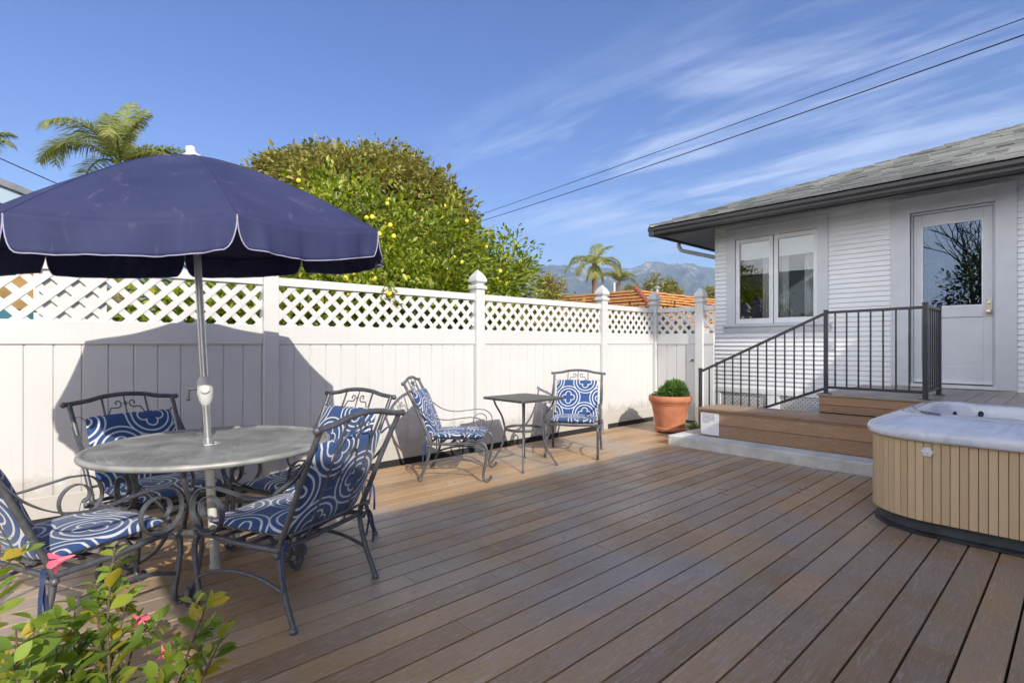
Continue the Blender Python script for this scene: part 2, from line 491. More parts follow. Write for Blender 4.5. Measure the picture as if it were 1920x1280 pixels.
# ------------------------------------------------------------------ sun and sky
SUN = Vector((.42, 1.62, -.98)).normalized()
sl = bpy.data.lights.new('sun', 'SUN'); so = bpy.data.objects.new('sun', sl); COL.objects.link(so)
sl.energy = 3.2; sl.angle = R(.5); sl.color = (1, .93, .82)
so.rotation_euler = SUN.to_track_quat('-Z', 'Y').to_euler(); so.location = (-5, -20, 12)
W = bpy.data.worlds.new("World"); S.world = W; W.use_nodes = True
t = W.node_tree; bg = t.nodes['Background']
sky = t.nodes.new('ShaderNodeTexSky'); sky.sky_type = 'NISHITA'; sky.sun_disc = False
sky.sun_elevation = math.asin(-SUN.z); sky.sun_rotation = math.atan2(-SUN.x, -SUN.y)
sky.air_density = 1.0; sky.dust_density = .3; sky.ozone_density = 2.0; sky.altitude = 50
class WN(NT):
    def __init__(s, t): s.t = t; s.b = None
w = WN(t)
tc = t.nodes.new('ShaderNodeTexCoord'); sp = t.nodes.new('ShaderNodeSeparateXYZ'); w.l(tc.outputs['Generated'], sp.inputs[0])
zz = w.math('MAXIMUM', w.math('ADD', sp.outputs[2], .02), .03)
u = w.math('DIVIDE', sp.outputs[0], zz); v = w.math('DIVIDE', sp.outputs[1], zz)
cv = t.nodes.new('ShaderNodeCombineXYZ'); w.l(u, cv.inputs[0]); w.l(v, cv.inputs[1])
st = w.noise(w.mapping(cv.outputs[0], loc=(3.1, 0.4, 0), rot=(0, 0, R(-8)), sc=(1.15, .50, 1)), 1.25, 9, .58, .7)
st2 = w.noise(w.mapping(cv.outputs[0], loc=(9, 2, 0), rot=(0, 0, R(12)), sc=(5.5, .9, 1)), 1.4, 7, .65, .6)
mask = w.ramp(w.math('MULTIPLY', w.math('ADD', u, w.math('MULTIPLY', v, .05)), .2), [(.27, 0.), (.40, 1.), (.80, .8), (1., .35)])
mask2 = w.ramp(w.math('MULTIPLY', v, .2), [(.0, .7), (.30, 1.), (.52, .8), (.66, 0.)])
dens = w.math('ADD', w.math('MULTIPLY', st, .70), w.math('MULTIPLY', st2, .30))
cl = w.ramp(dens, [(.47, 0.), (.54, .26), (.64, .72)])
cl = w.math('MULTIPLY', w.math('MULTIPLY', cl, mask), mask2)
hs = t.nodes.new('ShaderNodeHueSaturation'); hs.inputs['Saturation'].default_value = 1.30; hs.inputs['Value'].default_value = .55; hs.inputs['Hue'].default_value = .523
w.l(sky.outputs[0], hs.inputs['Color'])
ccol = w.mix(.5, (5.5,6.0,7.2), (5.5,6.0,7.2))
back = w.math('ADD', w.math('MULTIPLY', sp.outputs[0], -.86), w.math('MULTIPLY', sp.outputs[1], -.50))
fill_bank = w.math('MULTIPLY', w.ramp(w.math('ADD', back, w.math('MULTIPLY', w.noise(tc.outputs['Generated'], 2.2, 6, .6), .5)), [(.30, 0.), (.62, 1.)]), w.ramp(sp.outputs[2], [(.0, .8), (.10, 1.), (.38, 1.), (.75, .25)]))  # bright bank added to the sky behind the camera as fill light
vis = w.mix(cl, hs.outputs[0], (3.1, 3.5, 4.4))
w.l(w.mix(fill_bank, vis, (8.8, 8.9, 9.4)), bg.inputs[0]); bg.inputs[1].default_value = .15
S.view_settings.view_transform = 'Standard'; S.view_settings.look = 'None'; S.view_settings.gamma = 1
S.view_settings.exposure = .98
S.view_settings.use_curve_mapping = False
S.cycles.max_bounces = 8; S.cycles.transparent_max_bounces = 24; S.cycles.caustics_reflective = False; S.cycles.caustics_refractive = False
S.cycles.sample_clamp_indirect = 6

# ------------------------------------------------------------------ ground and deck
FY = 4.86          # front face plane of the long fence
g = MB(); g.add([(-6000,-6000,-.25),(6000,-6000,-.25),(6000,6000,-.25),(-6000,6000,-.25)], [(0,1,2,3)])
tag(g.build('ground', M['ground'], fix=False), 'dry ground below the deck and beyond the fence', 'ground', kind='structure')

d = MB(); pitch = .146; gap = .0095; y = .648 - 34*pitch
rr = random.Random(3)
while y < FY-.02:
    y1 = min(y+pitch-gap, FY-.015)
    x = -5.0 - rr.random()*3
    while x < 9.2:
        L = 3.6 + rr.random()*1.3
        x1 = x+L-.002
        xa, xb = max(x, -5.0), min(x1, 7.9)
        # boards stop at the slab
        if y1 < 3.60: xb = min(xb, 5.93)
        if xb-xa > .05:
            d.box(xa, xb, y, y1, -.025, 0)
        x += L
    y += pitch
deck = tag(d.build('deck', M['deck'], bevel=.002), 'brown composite board deck running along the white fence', 'deck', kind='structure')
d = MB(); d.box(-4.95, 5.9, -4.3, FY-.02, -.2, -.04); d.box(5.9, 7.88, 3.62, FY-.02, -.2, -.04)
tag(d.build('deck_framing', M['dark']), 'dark framing beneath the deck boards', 'deck framing', kind='structure')
d = MB(); d.box(5.93, 8.78, -4.3, 3.57, -.2, .122)
tag(d.build('concrete_slab', M['concrete'], bevel=.012), 'pale concrete slab under the wooden steps', 'slab', kind='structure')

# ------------------------------------------------------------------ fence
def clip(poly, x0, x1, y0, y1):
    def cut(P, ins, inter):
        out = []
        for i in range(len(P)):
            a, b = P[i-1], P[i]
            if ins(b):
                if not ins(a): out.append(inter(a, b))
                out.append(b)
            elif ins(a): out.append(inter(a, b))
        return out
    for k, lim, sg in ((0, x0, 1), (0, x1, -1), (1, y0, 1), (1, y1, -1)):
        ins = lambda p: sg*(p[k]-lim) >= 0
        def inter(a, b):
            t_ = (lim-a[k])/(b[k]-a[k]); return (a[0]+(b[0]-a[0])*t_, a[1]+(b[1]-a[1])*t_)
        poly = cut(poly, ins, inter)
        if len(poly) < 3: return []
    return poly
def lattice_mb(mb, axis, a0, a1, z0, z1, plane, pitch=.155, w=.047, th=.006):
    """two layers of crossing strips; axis 'x' or 'y' is the horizontal run; plane = coordinate of the face"""
    H = z1-z0
    for lay, sg in ((0, 1), (1, -1)):
        s0 = -H - pitch
        i = 0
        while s0 + i*pitch < (a1-a0) + H + pitch:
            c = a0 + s0 + i*pitch
            hw = w*.7071
            if sg == 1: poly = [(c-hw, z0), (c+hw, z0), (c+hw+H, z1), (c-hw+H, z1)]
            else: poly = [(c-hw+H, z0), (c+hw+H, z0), (c+hw, z1), (c-hw, z1)]
            p = clip(poly, a0, a1, z0, z1)
            if p:
                b0 = plane + lay*(th+.0005); mb.prism(p, 'y' if axis == 'x' else 'x', b0, b0+th)
            i += 1
def cap_mb(mb, x, y, z):
    """gothic post cap: collar, neck and pointed bulb (square plan)"""
    prof = [(.067,0),(.081,.004),(.081,.030),(.070,.045),(.052,.056),(.050,.066),(.062,.078),(.079,.092),(.081,.112),(.070,.145),(.050,.180),(.026,.212),(.003,.236)]
    vs = []; fs = []
    for (r_, h) in prof:
        for sx, sy in ((-1,-1),(1,-1),(1,1),(-1,1)): vs.append((x+sx*r_, y+sy*r_, z+h))
    for i in range(len(prof)-1):
        for k in range(4):
            l = (k+1) % 4; fs.append((i*4+k, i*4+l, (i+1)*4+l, (i+1)*4+k))
    fs.append((3,2,1,0)); mb.add(vs, fs)
ZT = 1.87
def post(parent, x, y, zt=1.925, name='post'):
    p = MB(); p.box(x-.0635, x+.0635, y-.0635, y+.0635, -.2, zt)
    o = p.build(name, M['vinyl'], parent, bevel=.006)
    c = MB(); cap_mb(c, x, y, zt); c.build('post_cap', M['vinyl'], o, smooth=True, angle=28)
    return o
def panel(parent, axis, a0, a1, plane, back=.05, grooves=.155):
    """one fence bay between two posts. plane = coordinate of rail centre line"""
    def bx(name, z0, z1, h, bev=.004):
        m_ = MB()
        if axis == 'x': m_.box(a0, a1, plane-h, plane+h, z0, z1)
        else: m_.box(plane-h, plane+h, a0, a1, z0, z1)
        return m_.build(name, M['vinyl'], parent, bevel=bev)
    bx('top_rail', 1.795, ZT, .026); bx('mid_rail', 1.27, 1.44, .026); bx('bottom_rail', .055, .205, .026)
    m_ = MB(); lattice_mb(m_, axis, a0, a1, 1.436, 1.80, plane-.006); m_.build('lattice', M['vinyl'], parent)
    m_ = MB()
    n = max(1, round((a1-a0)/grooves)); w_ = (a1-a0)/n
    for i in range(n):
        b0, b1 = a0+i*w_+.002, a0+(i+1)*w_-.002; e = .006
        prof = [(b0, plane-.004), (b0+e, plane-.012), (b1-e, plane-.012), (b1, plane-.004), (b1, plane+.01), (b0, plane+.01)]
        if axis == 'y': prof = [(q, p_) for p_, q in prof]
        m_.prism(prof, 'z', .20, 1.275)
    if axis == 'x': m_.box(a0, a1, plane-.002, plane+.008, .2, 1.275)
    else: m_.box(plane-.002, plane+.008, a0, a1, .2, 1.275)
    m_.build('board_panel', M['vinyl'], parent)

PX = [-5.77, -3.33, -.89, 1.55, 3.93, 6.33, 7.75]
fen = thing('vinyl_fence', 'long white vinyl privacy fence with lattice top along the deck', 'fence', (PX[0], FY, 0))
FP = FY + .0635
for i, x in enumerate(PX): post(fen, x, FP)
for i in range(len(PX)-1): panel(fen, 'x', PX[i]+.0635, PX[i+1]-.0635, FP)
b = MB(); b.box(PX[0], 7.68, FP-.02, FP+.02, -.2, .05); b.build('ground_strip', M['dark'], fen)
# gate return
gt = thing('fence_gate', 'narrow white gate with lattice top behind the potted plant', 'gate', (7.75, 4.5, 0))
panel(gt, 'y', 4.16, FP-.07, 7.75)
b = MB(); b.box(7.71, 7.725, 4.20, 4.23, 1.0, 1.03); b.tube([(7.70,4.215,1.015),(7.69,4.215,1.0),(7.69,4.25,.99)], .006, 6); b.build('latch', M['black'], gt)
gr = thing('fence_return', 'short white fence end with one post beside the house corner', 'fence', (7.75, 4.07, 0))
post(gr, 7.75, 4.09); panel(gr, 'y', 3.865, 4.03, 7.75)
# white board behind the lattice at left
b = MB(); b.box(.02, .40, FP+.03, FP+.05, .3, 1.83); o = b.build('privacy_board', M['vinyl'], bevel=.003)
tag(o, 'white board fixed behind the lattice at the left', 'board')

# ------------------------------------------------------------------ house
HX, HY, WT = 8.80, 4.37, 3.29
hs_ = thing('house', 'white clapboard cottage with grey shingle roof behind the steps', 'house', (HX, 0, 0))
def siding(mb, regions, x=HX, zb=.54, c=.0705):
    for (y0, y1, z0, z1) in regions:
        z = zb
        while z < z1-.001:
            za, zb_ = max(z, z0), min(z+c, z1)
            if zb_-za > .004:
                fa = (za-z)/c; fb = (zb_-z)/c
                xa = x-.020*(1-fa)-.002; xb = x-.020*(1-fb)-.002
                vs = [(xa,y0,za),(xa,y1,za),(xb,y1,zb_),(xb,y0,zb_),(x+.02,y0,za),(x+.02,y1,za),(x+.02,y1,zb_),(x+.02,y0,zb_)]
                mb.add(vs, [(0,1,2,3),(4,7,6,5),(0,4,5,1),(3,2,6,7),(0,3,7,4),(1,5,6,2)])
            z += c
WY0, WY1, WZ0, WZ1 = 2.74, 4.005, 1.605, 3.03      # window opening
DY0, DY1, DZ0, DZ1 = .755, 1.607, .74, 3.04        # door opening
m_ = MB()
siding(m_, [(WY1, HY, .54, WT), (WY0, WY1, .54, WZ0), (WY0, WY1, WZ1, WT), (DY1, WY0, .54, WT), (DY0, DY1, DZ1, WT), (DY0, DY1, .54, DZ0-.03), (-4.5, DY0, .54, WT)])
wall = m_.build('wall', M['paint'], hs_)
m_ = MB(); z = .54     # side wall facing the fence
while z < WT:
    z1 = min(z+.0705, WT)
    m_.add([(HX,HY+.013,z),(15,HY+.013,z),(15,HY,z1),(HX,HY,z1),(HX,HY-.02,z),(15,HY-.02,z),(15,HY-.02,z1),(HX,HY-.02,z1)], [(0,1,2,3),(4,7,6,5),(0,4,5,1),(3,2,6,7),(0,3,7,4),(1,5,6,2)])
    z += .0705
m_.box(14.98, 15, -4.5, HY, -.2, WT); m_.box(HX, 15, -4.5, -4.48, -.2, WT)
m_.build('side_wall', M['paint'], hs_)
m_ = MB(); m_.box(HX-.03, HX+.01, -4.5, HY+.02, .455, .545); m_.build('water_table', M['paint'], hs_, bevel=.004)
# skirting lattice under the wall
sk = MB()
for (a, b_) in ((4.37, 4.27), (3.50, 3.30), (2.50, 2.35), (1.3, 1.15)): sk.box(HX-.02, HX+.02, b_, a, .1, .46)
sk.box(HX-.015, HX+.015, -4.5, 4.28, .10, .16)
skirt = sk.build('skirting', M['paint'], hs_, bevel=.003)
for (a, b_) in ((4.27, 3.50), (3.30, 2.50), (2.35, 1.3)):
    sk = MB(); lattice_mb(sk, 'y', b_, a, .15, .46, HX-.004, pitch=.068, w=.033, th=.004); sk.build('skirting_lattice', M['vinyl'], skirt)
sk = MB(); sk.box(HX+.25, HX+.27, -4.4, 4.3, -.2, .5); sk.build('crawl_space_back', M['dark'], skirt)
# interior backs
m_ = MB(); m_.box(HX+1.6, HX+1.62, -.2, 4.25, .5, 3.3); m_.box(HX+.03, HX+1.6, 2.2, 2.22, .5, 3.25); m_.box(HX+.03, HX+1.6, 4.2, 4.22, .5, 3.25)
m_.box(HX+.03, HX+1.6, 1.9, 1.92, .5, 3.25); m_.box(HX+.03, HX+1.6, .3, .32, .5, 3.25); m_.box(HX+.03, HX+1.6, .3, 4.2, .6, .62)
m_.box(HX+.03, HX+1.6, .3, 4.2, 3.24, 3.26)
m_.build('interior', M['dark'], hs_)
# window
def framebox(mb, x0, x1, y0, y1, z0, z1, w_, wb=None, wt=None):
    wb = w_ if wb is None else wb; wt = w_ if wt is None else wt
    mb.box(x0, x1, y0, y0+w_, z0, z1); mb.box(x0, x1, y1-w_, y1, z0, z1)
    mb.box(x0+.0005, x1-.0005, y0+w_, y1-w_, z0, z0+wb); mb.box(x0+.0005, x1-.0005, y0+w_, y1-w_, z1-wt, z1)
f = MB()
f.box(HX-.038, HX, 2.60, WY0, 1.60, 3.20); f.box(HX-.038, HX, WY1, 4.155, 1.60, 3.20); f.box(HX-.038, HX, WY0, WY1, WZ1, 3.20)
f.box(HX-.05, HX-.02, 2.59, 4.165, 3.19, 3.215)
win = f.build('window', M['trim'], hs_, bevel=.003)
f = MB(); f.prism([(HX-.075, 1.605), (HX+.05, 1.605), (HX+.05, 1.50), (HX-.03, 1.47), (HX-.045, 1.54), (HX-.075, 1.565)], 'y', 2.56, 4.19)
f.build('sill', M['trim'], win, bevel=.003)
mid = 3.39
for (a, b_) in ((WY0, mid-.004), (mid+.004, WY1)):
    f = MB(); framebox(f, HX-.012, HX+.03, a+.004, b_-.004, WZ0+.004, WZ1-.004, .062, .085, .07); sash = f.build('sash', M['paint'], win, bevel=.003)
    f = MB(); f.box(HX+.008, HX+.011, a+.06, b_-.06, WZ0+.08, WZ1-.07); f.build('pane', M['winglass'], win)
    f = MB(); f.box(HX+.05, HX+.055, a+.03, b_-.03, 2.70, WZ1); f.box(HX+.045, HX+.06, a+.03, b_-.03, 2.68, 2.705); f.build('blind', M['blind'], win)
    # gathered curtains
for (a, b_) in ((3.40, 3.62), (WY0+.06, 2.98), (3.22, 3.36)):
    vs = []; fs = []; N = 60
    for i in range(N+1):
        yy = a + (b_-a)*i/N; off = .025*math.sin(i*1.05)+.012*math.sin(i*.43)
        vs += [(HX+.16+off, yy, 1.4), (HX+.16+off*.8, yy, 3.0)]
    fs = [(2*i, 2*i+2, 2*i+3, 2*i+1) for i in range(N)]
    f = MB(); f.add(vs, fs); o = f.build('curtain', M['curtain'], win, smooth=True, angle=180, fix=False)
    o.modifiers.new('thick', 'SOLIDIFY').thickness = .003
# door
f = MB()
f.box(HX-.038, HX+.02, .559, DY0, .70, 3.24); f.box(HX-.038, HX+.02, DY1, 1.823, .70, 3.24); f.box(HX-.038, HX+.02, DY0, DY1, DZ1, 3.24)
f.box(HX-.052, HX-.02, .545, 1.837, 3.225, 3.25)
f.box(HX+.02, HX+.10, DY0-.02, DY0+.025, DZ0, DZ1); f.box(HX+.02, HX+.10, DY1-.025, DY1+.02, DZ0, DZ1); f.box(HX+.02, HX+.10, DY0+.025, DY1-.025, DZ1-.03, DZ1+.01)
door = f.build('door', M['trim'], hs_, bevel=.003)
f = MB(); dx = HX+.045
ly0, ly1 = DY0+.028, DY1-.028; gy0, gy1 = .874, 1.495; gz0, gz1 = 1.76, 2.86
f.box(dx, dx+.045, ly0, gy0, .755, 3.005); f.box(dx, dx+.045, gy1, ly1, .755, 3.005)
f.box(dx, dx+.045, gy0, gy1, gz1, 3.005); f.box(dx, dx+.045, gy0, gy1, 1.62, gz0); f.box(dx, dx+.045, gy0, gy1, .755, .98)
f.box(dx+.016, dx+.03, gy0, gy1, .98, 1.62)
leaf = f.build('door_leaf', M['trim'], door, bevel=.004)
f = MB(); framebox(f, dx+.004, dx+.02, gy0-.004, gy1+.004, gz0-.004, gz1+.004, .018); f.build('glazing_bead', M['paint'], door, bevel=.002)
f = MB(); f.box(dx+.018, dx+.022, gy0, gy1, gz0, gz1); f.build('pane', M['doorglass'], door)
f = MB(); f.box(HX-.06, HX+.12, DY0-.02, DY1+.02, .70, .742); f.box(dx-.012, dx, ly0, ly1, .76, .80); f.build('threshold', M['capwhite'], door, bevel=.004)
f = MB(); f.box(dx-.010, dx, .79, .85, 1.62, 1.83); f.lathe([(.012,0),(.012,.03),(.028,.036),(.031,.055),(.024,.068),(.004,.072)], (dx-.008, .82, 1.675), 16, Matrix.Rotation(R(-90), 4, 'Y'))
f.lathe([(.016,0),(.016,.012),(.006,.014)], (dx-.010, .82, 1.785), 14, Matrix.Rotation(R(-90), 4, 'Y')); f.build('door_handle', M['brass'], door, smooth=True)
f = MB(); f.box(HX+.4, HX+.405, 1.0, 1.5, 1.7, 2.6); 
# roof: hip with shingle courses
EX, EY, EZ, P = 8.01, 5.16, 3.325, .3745
m_ = MB(); rr = random.Random(11)
L = math.sqrt(1+P*P); ux, uz = 1/L, P/L
c = .145; k = 0
while k*c < 6.2:
    s = k*c*ux
    y = EY - s + .01; lim = -4.6
    while y > lim:
        w_ = .14 + rr.random()*.2
        y1 = max(y-w_, lim)
        th = .024+rr.random()*.014; ln = .19; jit = rr.random()*.02
        sx = s - jit*ux; sz = EZ + (k*c)*uz - jit*uz + .004
        a = Vector((EX+sx, 0, sz)); bdir = Vector((ux, 0, uz)); nrm = Vector((-uz, 0, ux))
        q = [a + nrm*(.012+th), a + bdir*ln + nrm*.002, a + bdir*ln - nrm*.008, a + nrm*.004]
        clipy = lambda p: min(y, EY-(p.x-EX)+.02)
        vs = [Vector((p.x, clipy(p), p.z)) for p in q] + [Vector((p.x, min(y1+.003, clipy(p)-.001), p.z)) for p in q]
        m_.add(vs, [(0,1,2,3),(4,7,6,5),(0,4,5,1),(1,5,6,2),(2,6,7,3),(3,7,4,0)])
        y = y1
    k += 1
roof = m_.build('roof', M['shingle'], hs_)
m_ = MB()   # side slope and roof body
T = 6.2*ux
m_.add([(EX,EY,EZ),(15.6,EY,EZ),(15.6,EY-T,EZ+T*P),(EX+T,EY-T,EZ+T*P)], [(0,1,2,3)])
m_.add([(EX+.02,EY-.02,EZ-.01),(EX+T,EY-T,EZ+T*P-.01),(EX+T,-4.6,EZ+T*P-.01),(EX+.02,-4.6,EZ-.01)], [(0,1,2,3)])
m_.add([(EX+T,EY-T,EZ+T*P),(15.6,EY-T,EZ+T*P),(15.6,-4.6,EZ+T*P),(EX+T,-4.6,EZ+T*P)], [(0,1,2,3)])
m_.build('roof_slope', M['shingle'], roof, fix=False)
m_ = MB(); n_ = 34      # hip cap shingles
hd = Vector((1,-1,P)).normalized(); side = Vector((1,1,0)).normalized(); up = Vector((0,0,1))
for i in range(n_):
    a = Vector((EX,EY,EZ)) + hd*(i*.19-.03) + up*.024
    b_ = a + hd*.26 - up*.016
    th = .014
    vs = []
    for p in (a, b_):
        vs += [p+side*.12-up*.028, p+up*.004, p-side*.12-up*.028, p-side*.12-up*(.028+th), p-up*(th-.004), p+side*.12-up*(.028+th)]
    m_.add(vs, [(0,1,7,6),(1,2,8,7),(2,3,9,8),(3,4,10,9),(4,5,11,10),(5,0,6,11),(0,5,4,1),(1,4,3,2),(6,7,10,11),(7,8,9,10)])
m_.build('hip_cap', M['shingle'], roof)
# gutters and soffit
gp = [(0,0),(-.075,.0),(-.095,.03),(-.085,.06),(-.115,.09),(-.118,.13),(-.108,.13),(-.105,.1),(0,.1)]
m_ = MB()
gx, gy, gz = EX+.075, EY-.075, 3.165
prof = [(gx+a, gz+b_) for a, b_ in gp]
m_.prism(prof, 'y', -4.6, EY+.035)
prof = [(gy-a, gz+b_) for a, b_ in gp]
m_.prism(prof, 'x', EX-.03, 15)
gut = m_.build('gutter', M['gutter'], hs_)
m_ = MB(); m_.box(gx, gx+.03, -4.6, gy, 3.10+.04, EZ-.012); m_.box(gx+.03, 15, gy-.03, gy, 3.14, EZ-.012); m_.build('fascia', M['gutter'], hs_)
m_ = MB()
m_.add([(gx,gy,3.175),(HX+.02,HY-.02,3.295),(HX+.02,-4.6,3.295),(gx,-4.6,3.175)], [(0,1,2,3)])
m_.add([(gx,gy,3.175),(15,gy,3.175),(15,HY-.02,3.295),(HX+.02,HY-.02,3.295)], [(0,1,2,3)])
o = m_.build('soffit', M['soffit'], hs_, fix=False); sd = o.modifiers.new('thick', 'SOLIDIFY'); sd.thickness = .012
m_ = MB(); m_.tube([(8.92,5.14,3.18),(8.92,5.14,3.09),(8.94,5.10,3.02),(9.0,4.98,2.98),(9.35,4.52,2.84),(9.38,4.46,2.80),(9.38,4.43,2.70),(9.38,4.43,.0)], .036, 10)
m_.build('downspout', M['trim'], hs_, smooth=True)
# little outside tap plate beneath the window sill
m_ = MB(); m_.box(HX-.03, HX-.012, 2.50, 2.56, 1.18, 1.30); m_.build('outlet_cover', M['trim'], hs_, bevel=.003)

# ------------------------------------------------------------------ wooden steps, platform
wp = thing('step_box', 'long low wooden step of brown boards on the concrete slab', 'step', (6.21, 1.4, .122))
m_ = MB(); B0, B1 = 3.30, -1.0
for z0, z1 in ((.128,.275),(.279,.424)): m_.box(6.21, 6.235, B1, B0-.012, z0, z1)
m_.box(6.235, 6.82, B0-.03, B0-.012, .128, .424)
m_.build('riser', M['stepwood'], wp, bevel=.003)
m_ = MB(); m_.box(6.24, 6.80, B1, B0-.03, .125, .42); m_.build('frame', M['dark'], wp)
m_ = MB(); x = 6.185
for w_ in (.146, .146, .146, .146):
    m_.box(x, x+w_-.005, B1, B0, .446, .472); x += w_+.001
m_.box(6.20, 6.215, B1, B0-.004, .424, .445)
m_.build('tread', M['stepwood'], wp, bevel=.003)
pl = thing('deck_platform', 'raised brown wooden landing in front of the white door', 'landing', (7.8, 0, .122))
m_ = MB()
for z0, z1 in ((.475,.560),(.564,.66)): m_.box(6.83, 6.855, -2.5, 2.118, z0, z1)
for z0, z1 in ((.125,.39),(.394,.560),(.564,.66)): m_.box(6.855, HX-.06, 2.105, 2.13, z0, z1)
m_.build('riser', M['stepwood'], pl, bevel=.003)
m_ = MB(); y = 2.14
while y > -2.5:
    m_.box(6.815 if y > 1.9 else 6.965, HX-.045, y-.14, y, .664, .69); y -= .146
m_.box(6.815, 6.96, -2.5, 1.85, .664, .69)
M['plat'] = deck_mat('weathered_landing_boards', (.40,.31,.24), .8)
m_.build('landing_boards', M['plat'], pl, bevel=.003)
m_ = MB(); m_.box(6.87, HX-.07, -2.5, 2.1, .125, .655); m_.build('frame', M['dark'], pl)
gs = MB(); gs.box(6.95, 8.7, 2.135, 2.45, .122, .41); gs.box(6.95, 8.7, 2.45, 2.77, .122, .27)
tag(gs.build('concrete_steps', M['greystep'], bevel=.01), 'grey painted steps up to the wooden landing behind the railing', 'steps')

# railing
rl = thing('stair_railing', 'black metal railing climbing from the deck to the landing', 'railing', (6.86, 2.05, 0))
def sqpost(y, x, z0, z1, w_=.04):
    p = MB(); p.box(x-w_/2, x+w_/2, y-w_/2, y+w_/2, z0, z1); p.box(x-w_/2-.003, x+w_/2+.003, y-w_/2-.003, y+w_/2+.003, z1-.008, z1+.006)
    if z0 > .1: p.box(x-.05, x+.05, y-.05, y+.05, z0, z0+.008)
    return p.build('post', M['black'], rl, bevel=.002)
XR = 6.875
sqpost(3.63, XR, 0, .93); sqpost(2.06, XR, .69, 1.665); sqpost(1.13, XR, .69, 1.70, .045); sqpost(1.13, 7.62, .69, 1.70, .045)
def rail(a, b_, z=.03, w_=.03):
    p = MB(); p.tube([a, b_], 0, flat=(z, w_), up=(0,0,1)); p.build('rail', M['black'], rl)
rail((XR,3.61,.895), (XR,2.08,1.625)); rail((XR,3.61,.085+.02), (XR,2.08,.745))
rail((XR,2.08,1.64), (XR,1.15,1.655)); rail((XR,2.08,.765), (XR,1.15,.765))
rail((XR+.02,1.13,1.665), (7.60,1.13,1.665)); rail((XR+.02,1.13,.775), (7.60,1.13,.775))
def bal(x, y, z0, z1):
    p = MB(); p.box(x-.0075, x+.0075, y-.0075, y+.0075, z0, z1); p.build('baluster', M['black'], rl)
for i in range(1, 14):
    f_ = i/14; yy = 3.61 + (2.08-3.61)*f_; bal(XR, yy, .105+(.745-.105)*f_, .895+(1.625-.895)*f_)
for i in range(1, 8): bal(XR, 2.08-.93*i/8, .765, 1.65)
for i in range(1, 6): bal(XR+.02+.705*i/6, 1.13, .775, 1.665)

# notice on the step
no = thing('notice_sheet', 'white paper notice with rows of small print stuck on the wooden step', 'notice', (6.205, 3.15, .28))
m_ = MB(); m_.box(6.2025, 6.2075, 3.035, 3.27, .145, .415); m_.build('sheet', M['paper'], no)
m_ = MB(); rr = random.Random(4)
for i, ln in enumerate((.16,.15,.165,.15,.16,.10,.07)):
    yy = 3.245; z = .395 - i*.0165
    e = yy-ln*(1 if i else .9)
    while yy > e:
        w_ = .008+rr.random()*.018; m_.box(6.2012, 6.2022, max(yy-w_, e), yy, z-.005, z); yy -= w_+.005
m_.build('print_lines', M['ink'], no)

# ------------------------------------------------------------------ hot tub
tub = thing('hot_tub', 'square hot tub with tan slatted skirt and pale marbled rim', 'hot tub', (5.12, 0, 0))
TX0, TX1, TY0, TY1 = 4.33, 5.95, -1.05, 1.085
def rsq(off, n=10, r=.40):
    """rounded rectangle outline offset outwards by off; returns list of (x,y,nx,ny)"""
    out = []
    r2 = max(.02, r+off)
    for cx, cy, a0 in ((TX0+r, TY1-r, 90), (TX0+r, TY0+r, 180), (TX1-r, TY0+r, 270), (TX1-r, TY1-r, 0)):
        for i in range(n+1):
            a = R(a0 + 90*i/n); out.append((cx+r2*math.cos(a), cy+r2*math.sin(a)))
    return out
def dens(out, step):
    """resample closed outline at ~step"""
    P = [Vector((a, b_, 0)) for a, b_ in out]; P.append(P[0]); L = [0]
    for i in range(1, len(P)): L.append(L[-1]+(P[i]-P[i-1]).length)
    N = round(L[-1]/step); res = []
    j = 0
    for i in range(N):
        s_ = L[-1]*i/N
        while L[j+1] < s_: j += 1
        f_ = (s_-L[j])/max(1e-9, L[j+1]-L[j]); res.append(P[j].lerp(P[j+1], f_))
    return res
def loft(mb, rings):
    n = len(rings[0]); vs = [v for q in rings for v in q]; fs = []
    for i in range(len(rings)-1):
        for k in range(n):
            l = (k+1) % n; fs.append((i*n+k, i*n+l, (i+1)*n+l, (i+1)*n+k))
    mb.add(vs, fs)
m_ = MB(); pts = dens(rsq(0), .0455)
N = len(pts)
for i in range(N):
    a, b_ = pts[i], pts[(i+1) % N]; d_ = (b_-a); L_ = d_.length; d_.normalize(); nn = Vector((-d_.y, d_.x, 0))
    cen = Vector(((TX0+TX1)/2, (TY0+TY1)/2, 0))
    if nn.dot(a-cen) < 0: nn = -nn
    a2, b2 = a+d_*.0016, b_-d_*.0016
    q = [a2-nn*.02, a2+nn*.001, a2+nn*.003+d_*.002, b2+nn*.003-d_*.002, b2+nn*.001, b2-nn*.02]
    m_.prism([(p.x, p.y) for p in q], 'z', .105, .645)
sk_ = m_.build('skirt', M['slat'], tub)
m_ = MB(); loft(m_, [[Vector((a, b_, z)) for a, b_ in rsq(o_)] for o_, z in ((-.015,.10),(-.015,.66))]); m_.build('skirt_backing', M['dark'], sk_)
m_ = MB(); loft(m_, [[Vector((a, b_, z)) for a, b_ in rsq(o_)] for o_, z in ((-.01,.006),(-.01,.02),(-.035,.03),(-.05,.10),(-.045,.125))]); m_.build('base', M['plasticblack'], tub, smooth=True)
m_ = MB()
def inner(k, z):   # basin opening, further in at the front
    ins = [.30, .10]
    cx, cy = (TX0+.36+TX1-.16)/2, (TY0+TY1)/2-.0
    hx, hy = (TX1-.16-TX0-.36)/2*k, (TY1-TY0-.42)/2*k
    out = []; n = 10; r_ = .30*k
    for sx, sy, a0 in ((-1,1,90),(-1,-1,180),(1,-1,270),(1,1,0)):
        for i in range(n+1):
            a = R(a0+90*i/n); out.append(Vector((cx+sx*(hx-r_)+r_*math.cos(a), cy+sy*(hy-r_)+r_*math.sin(a), z)))
    return out
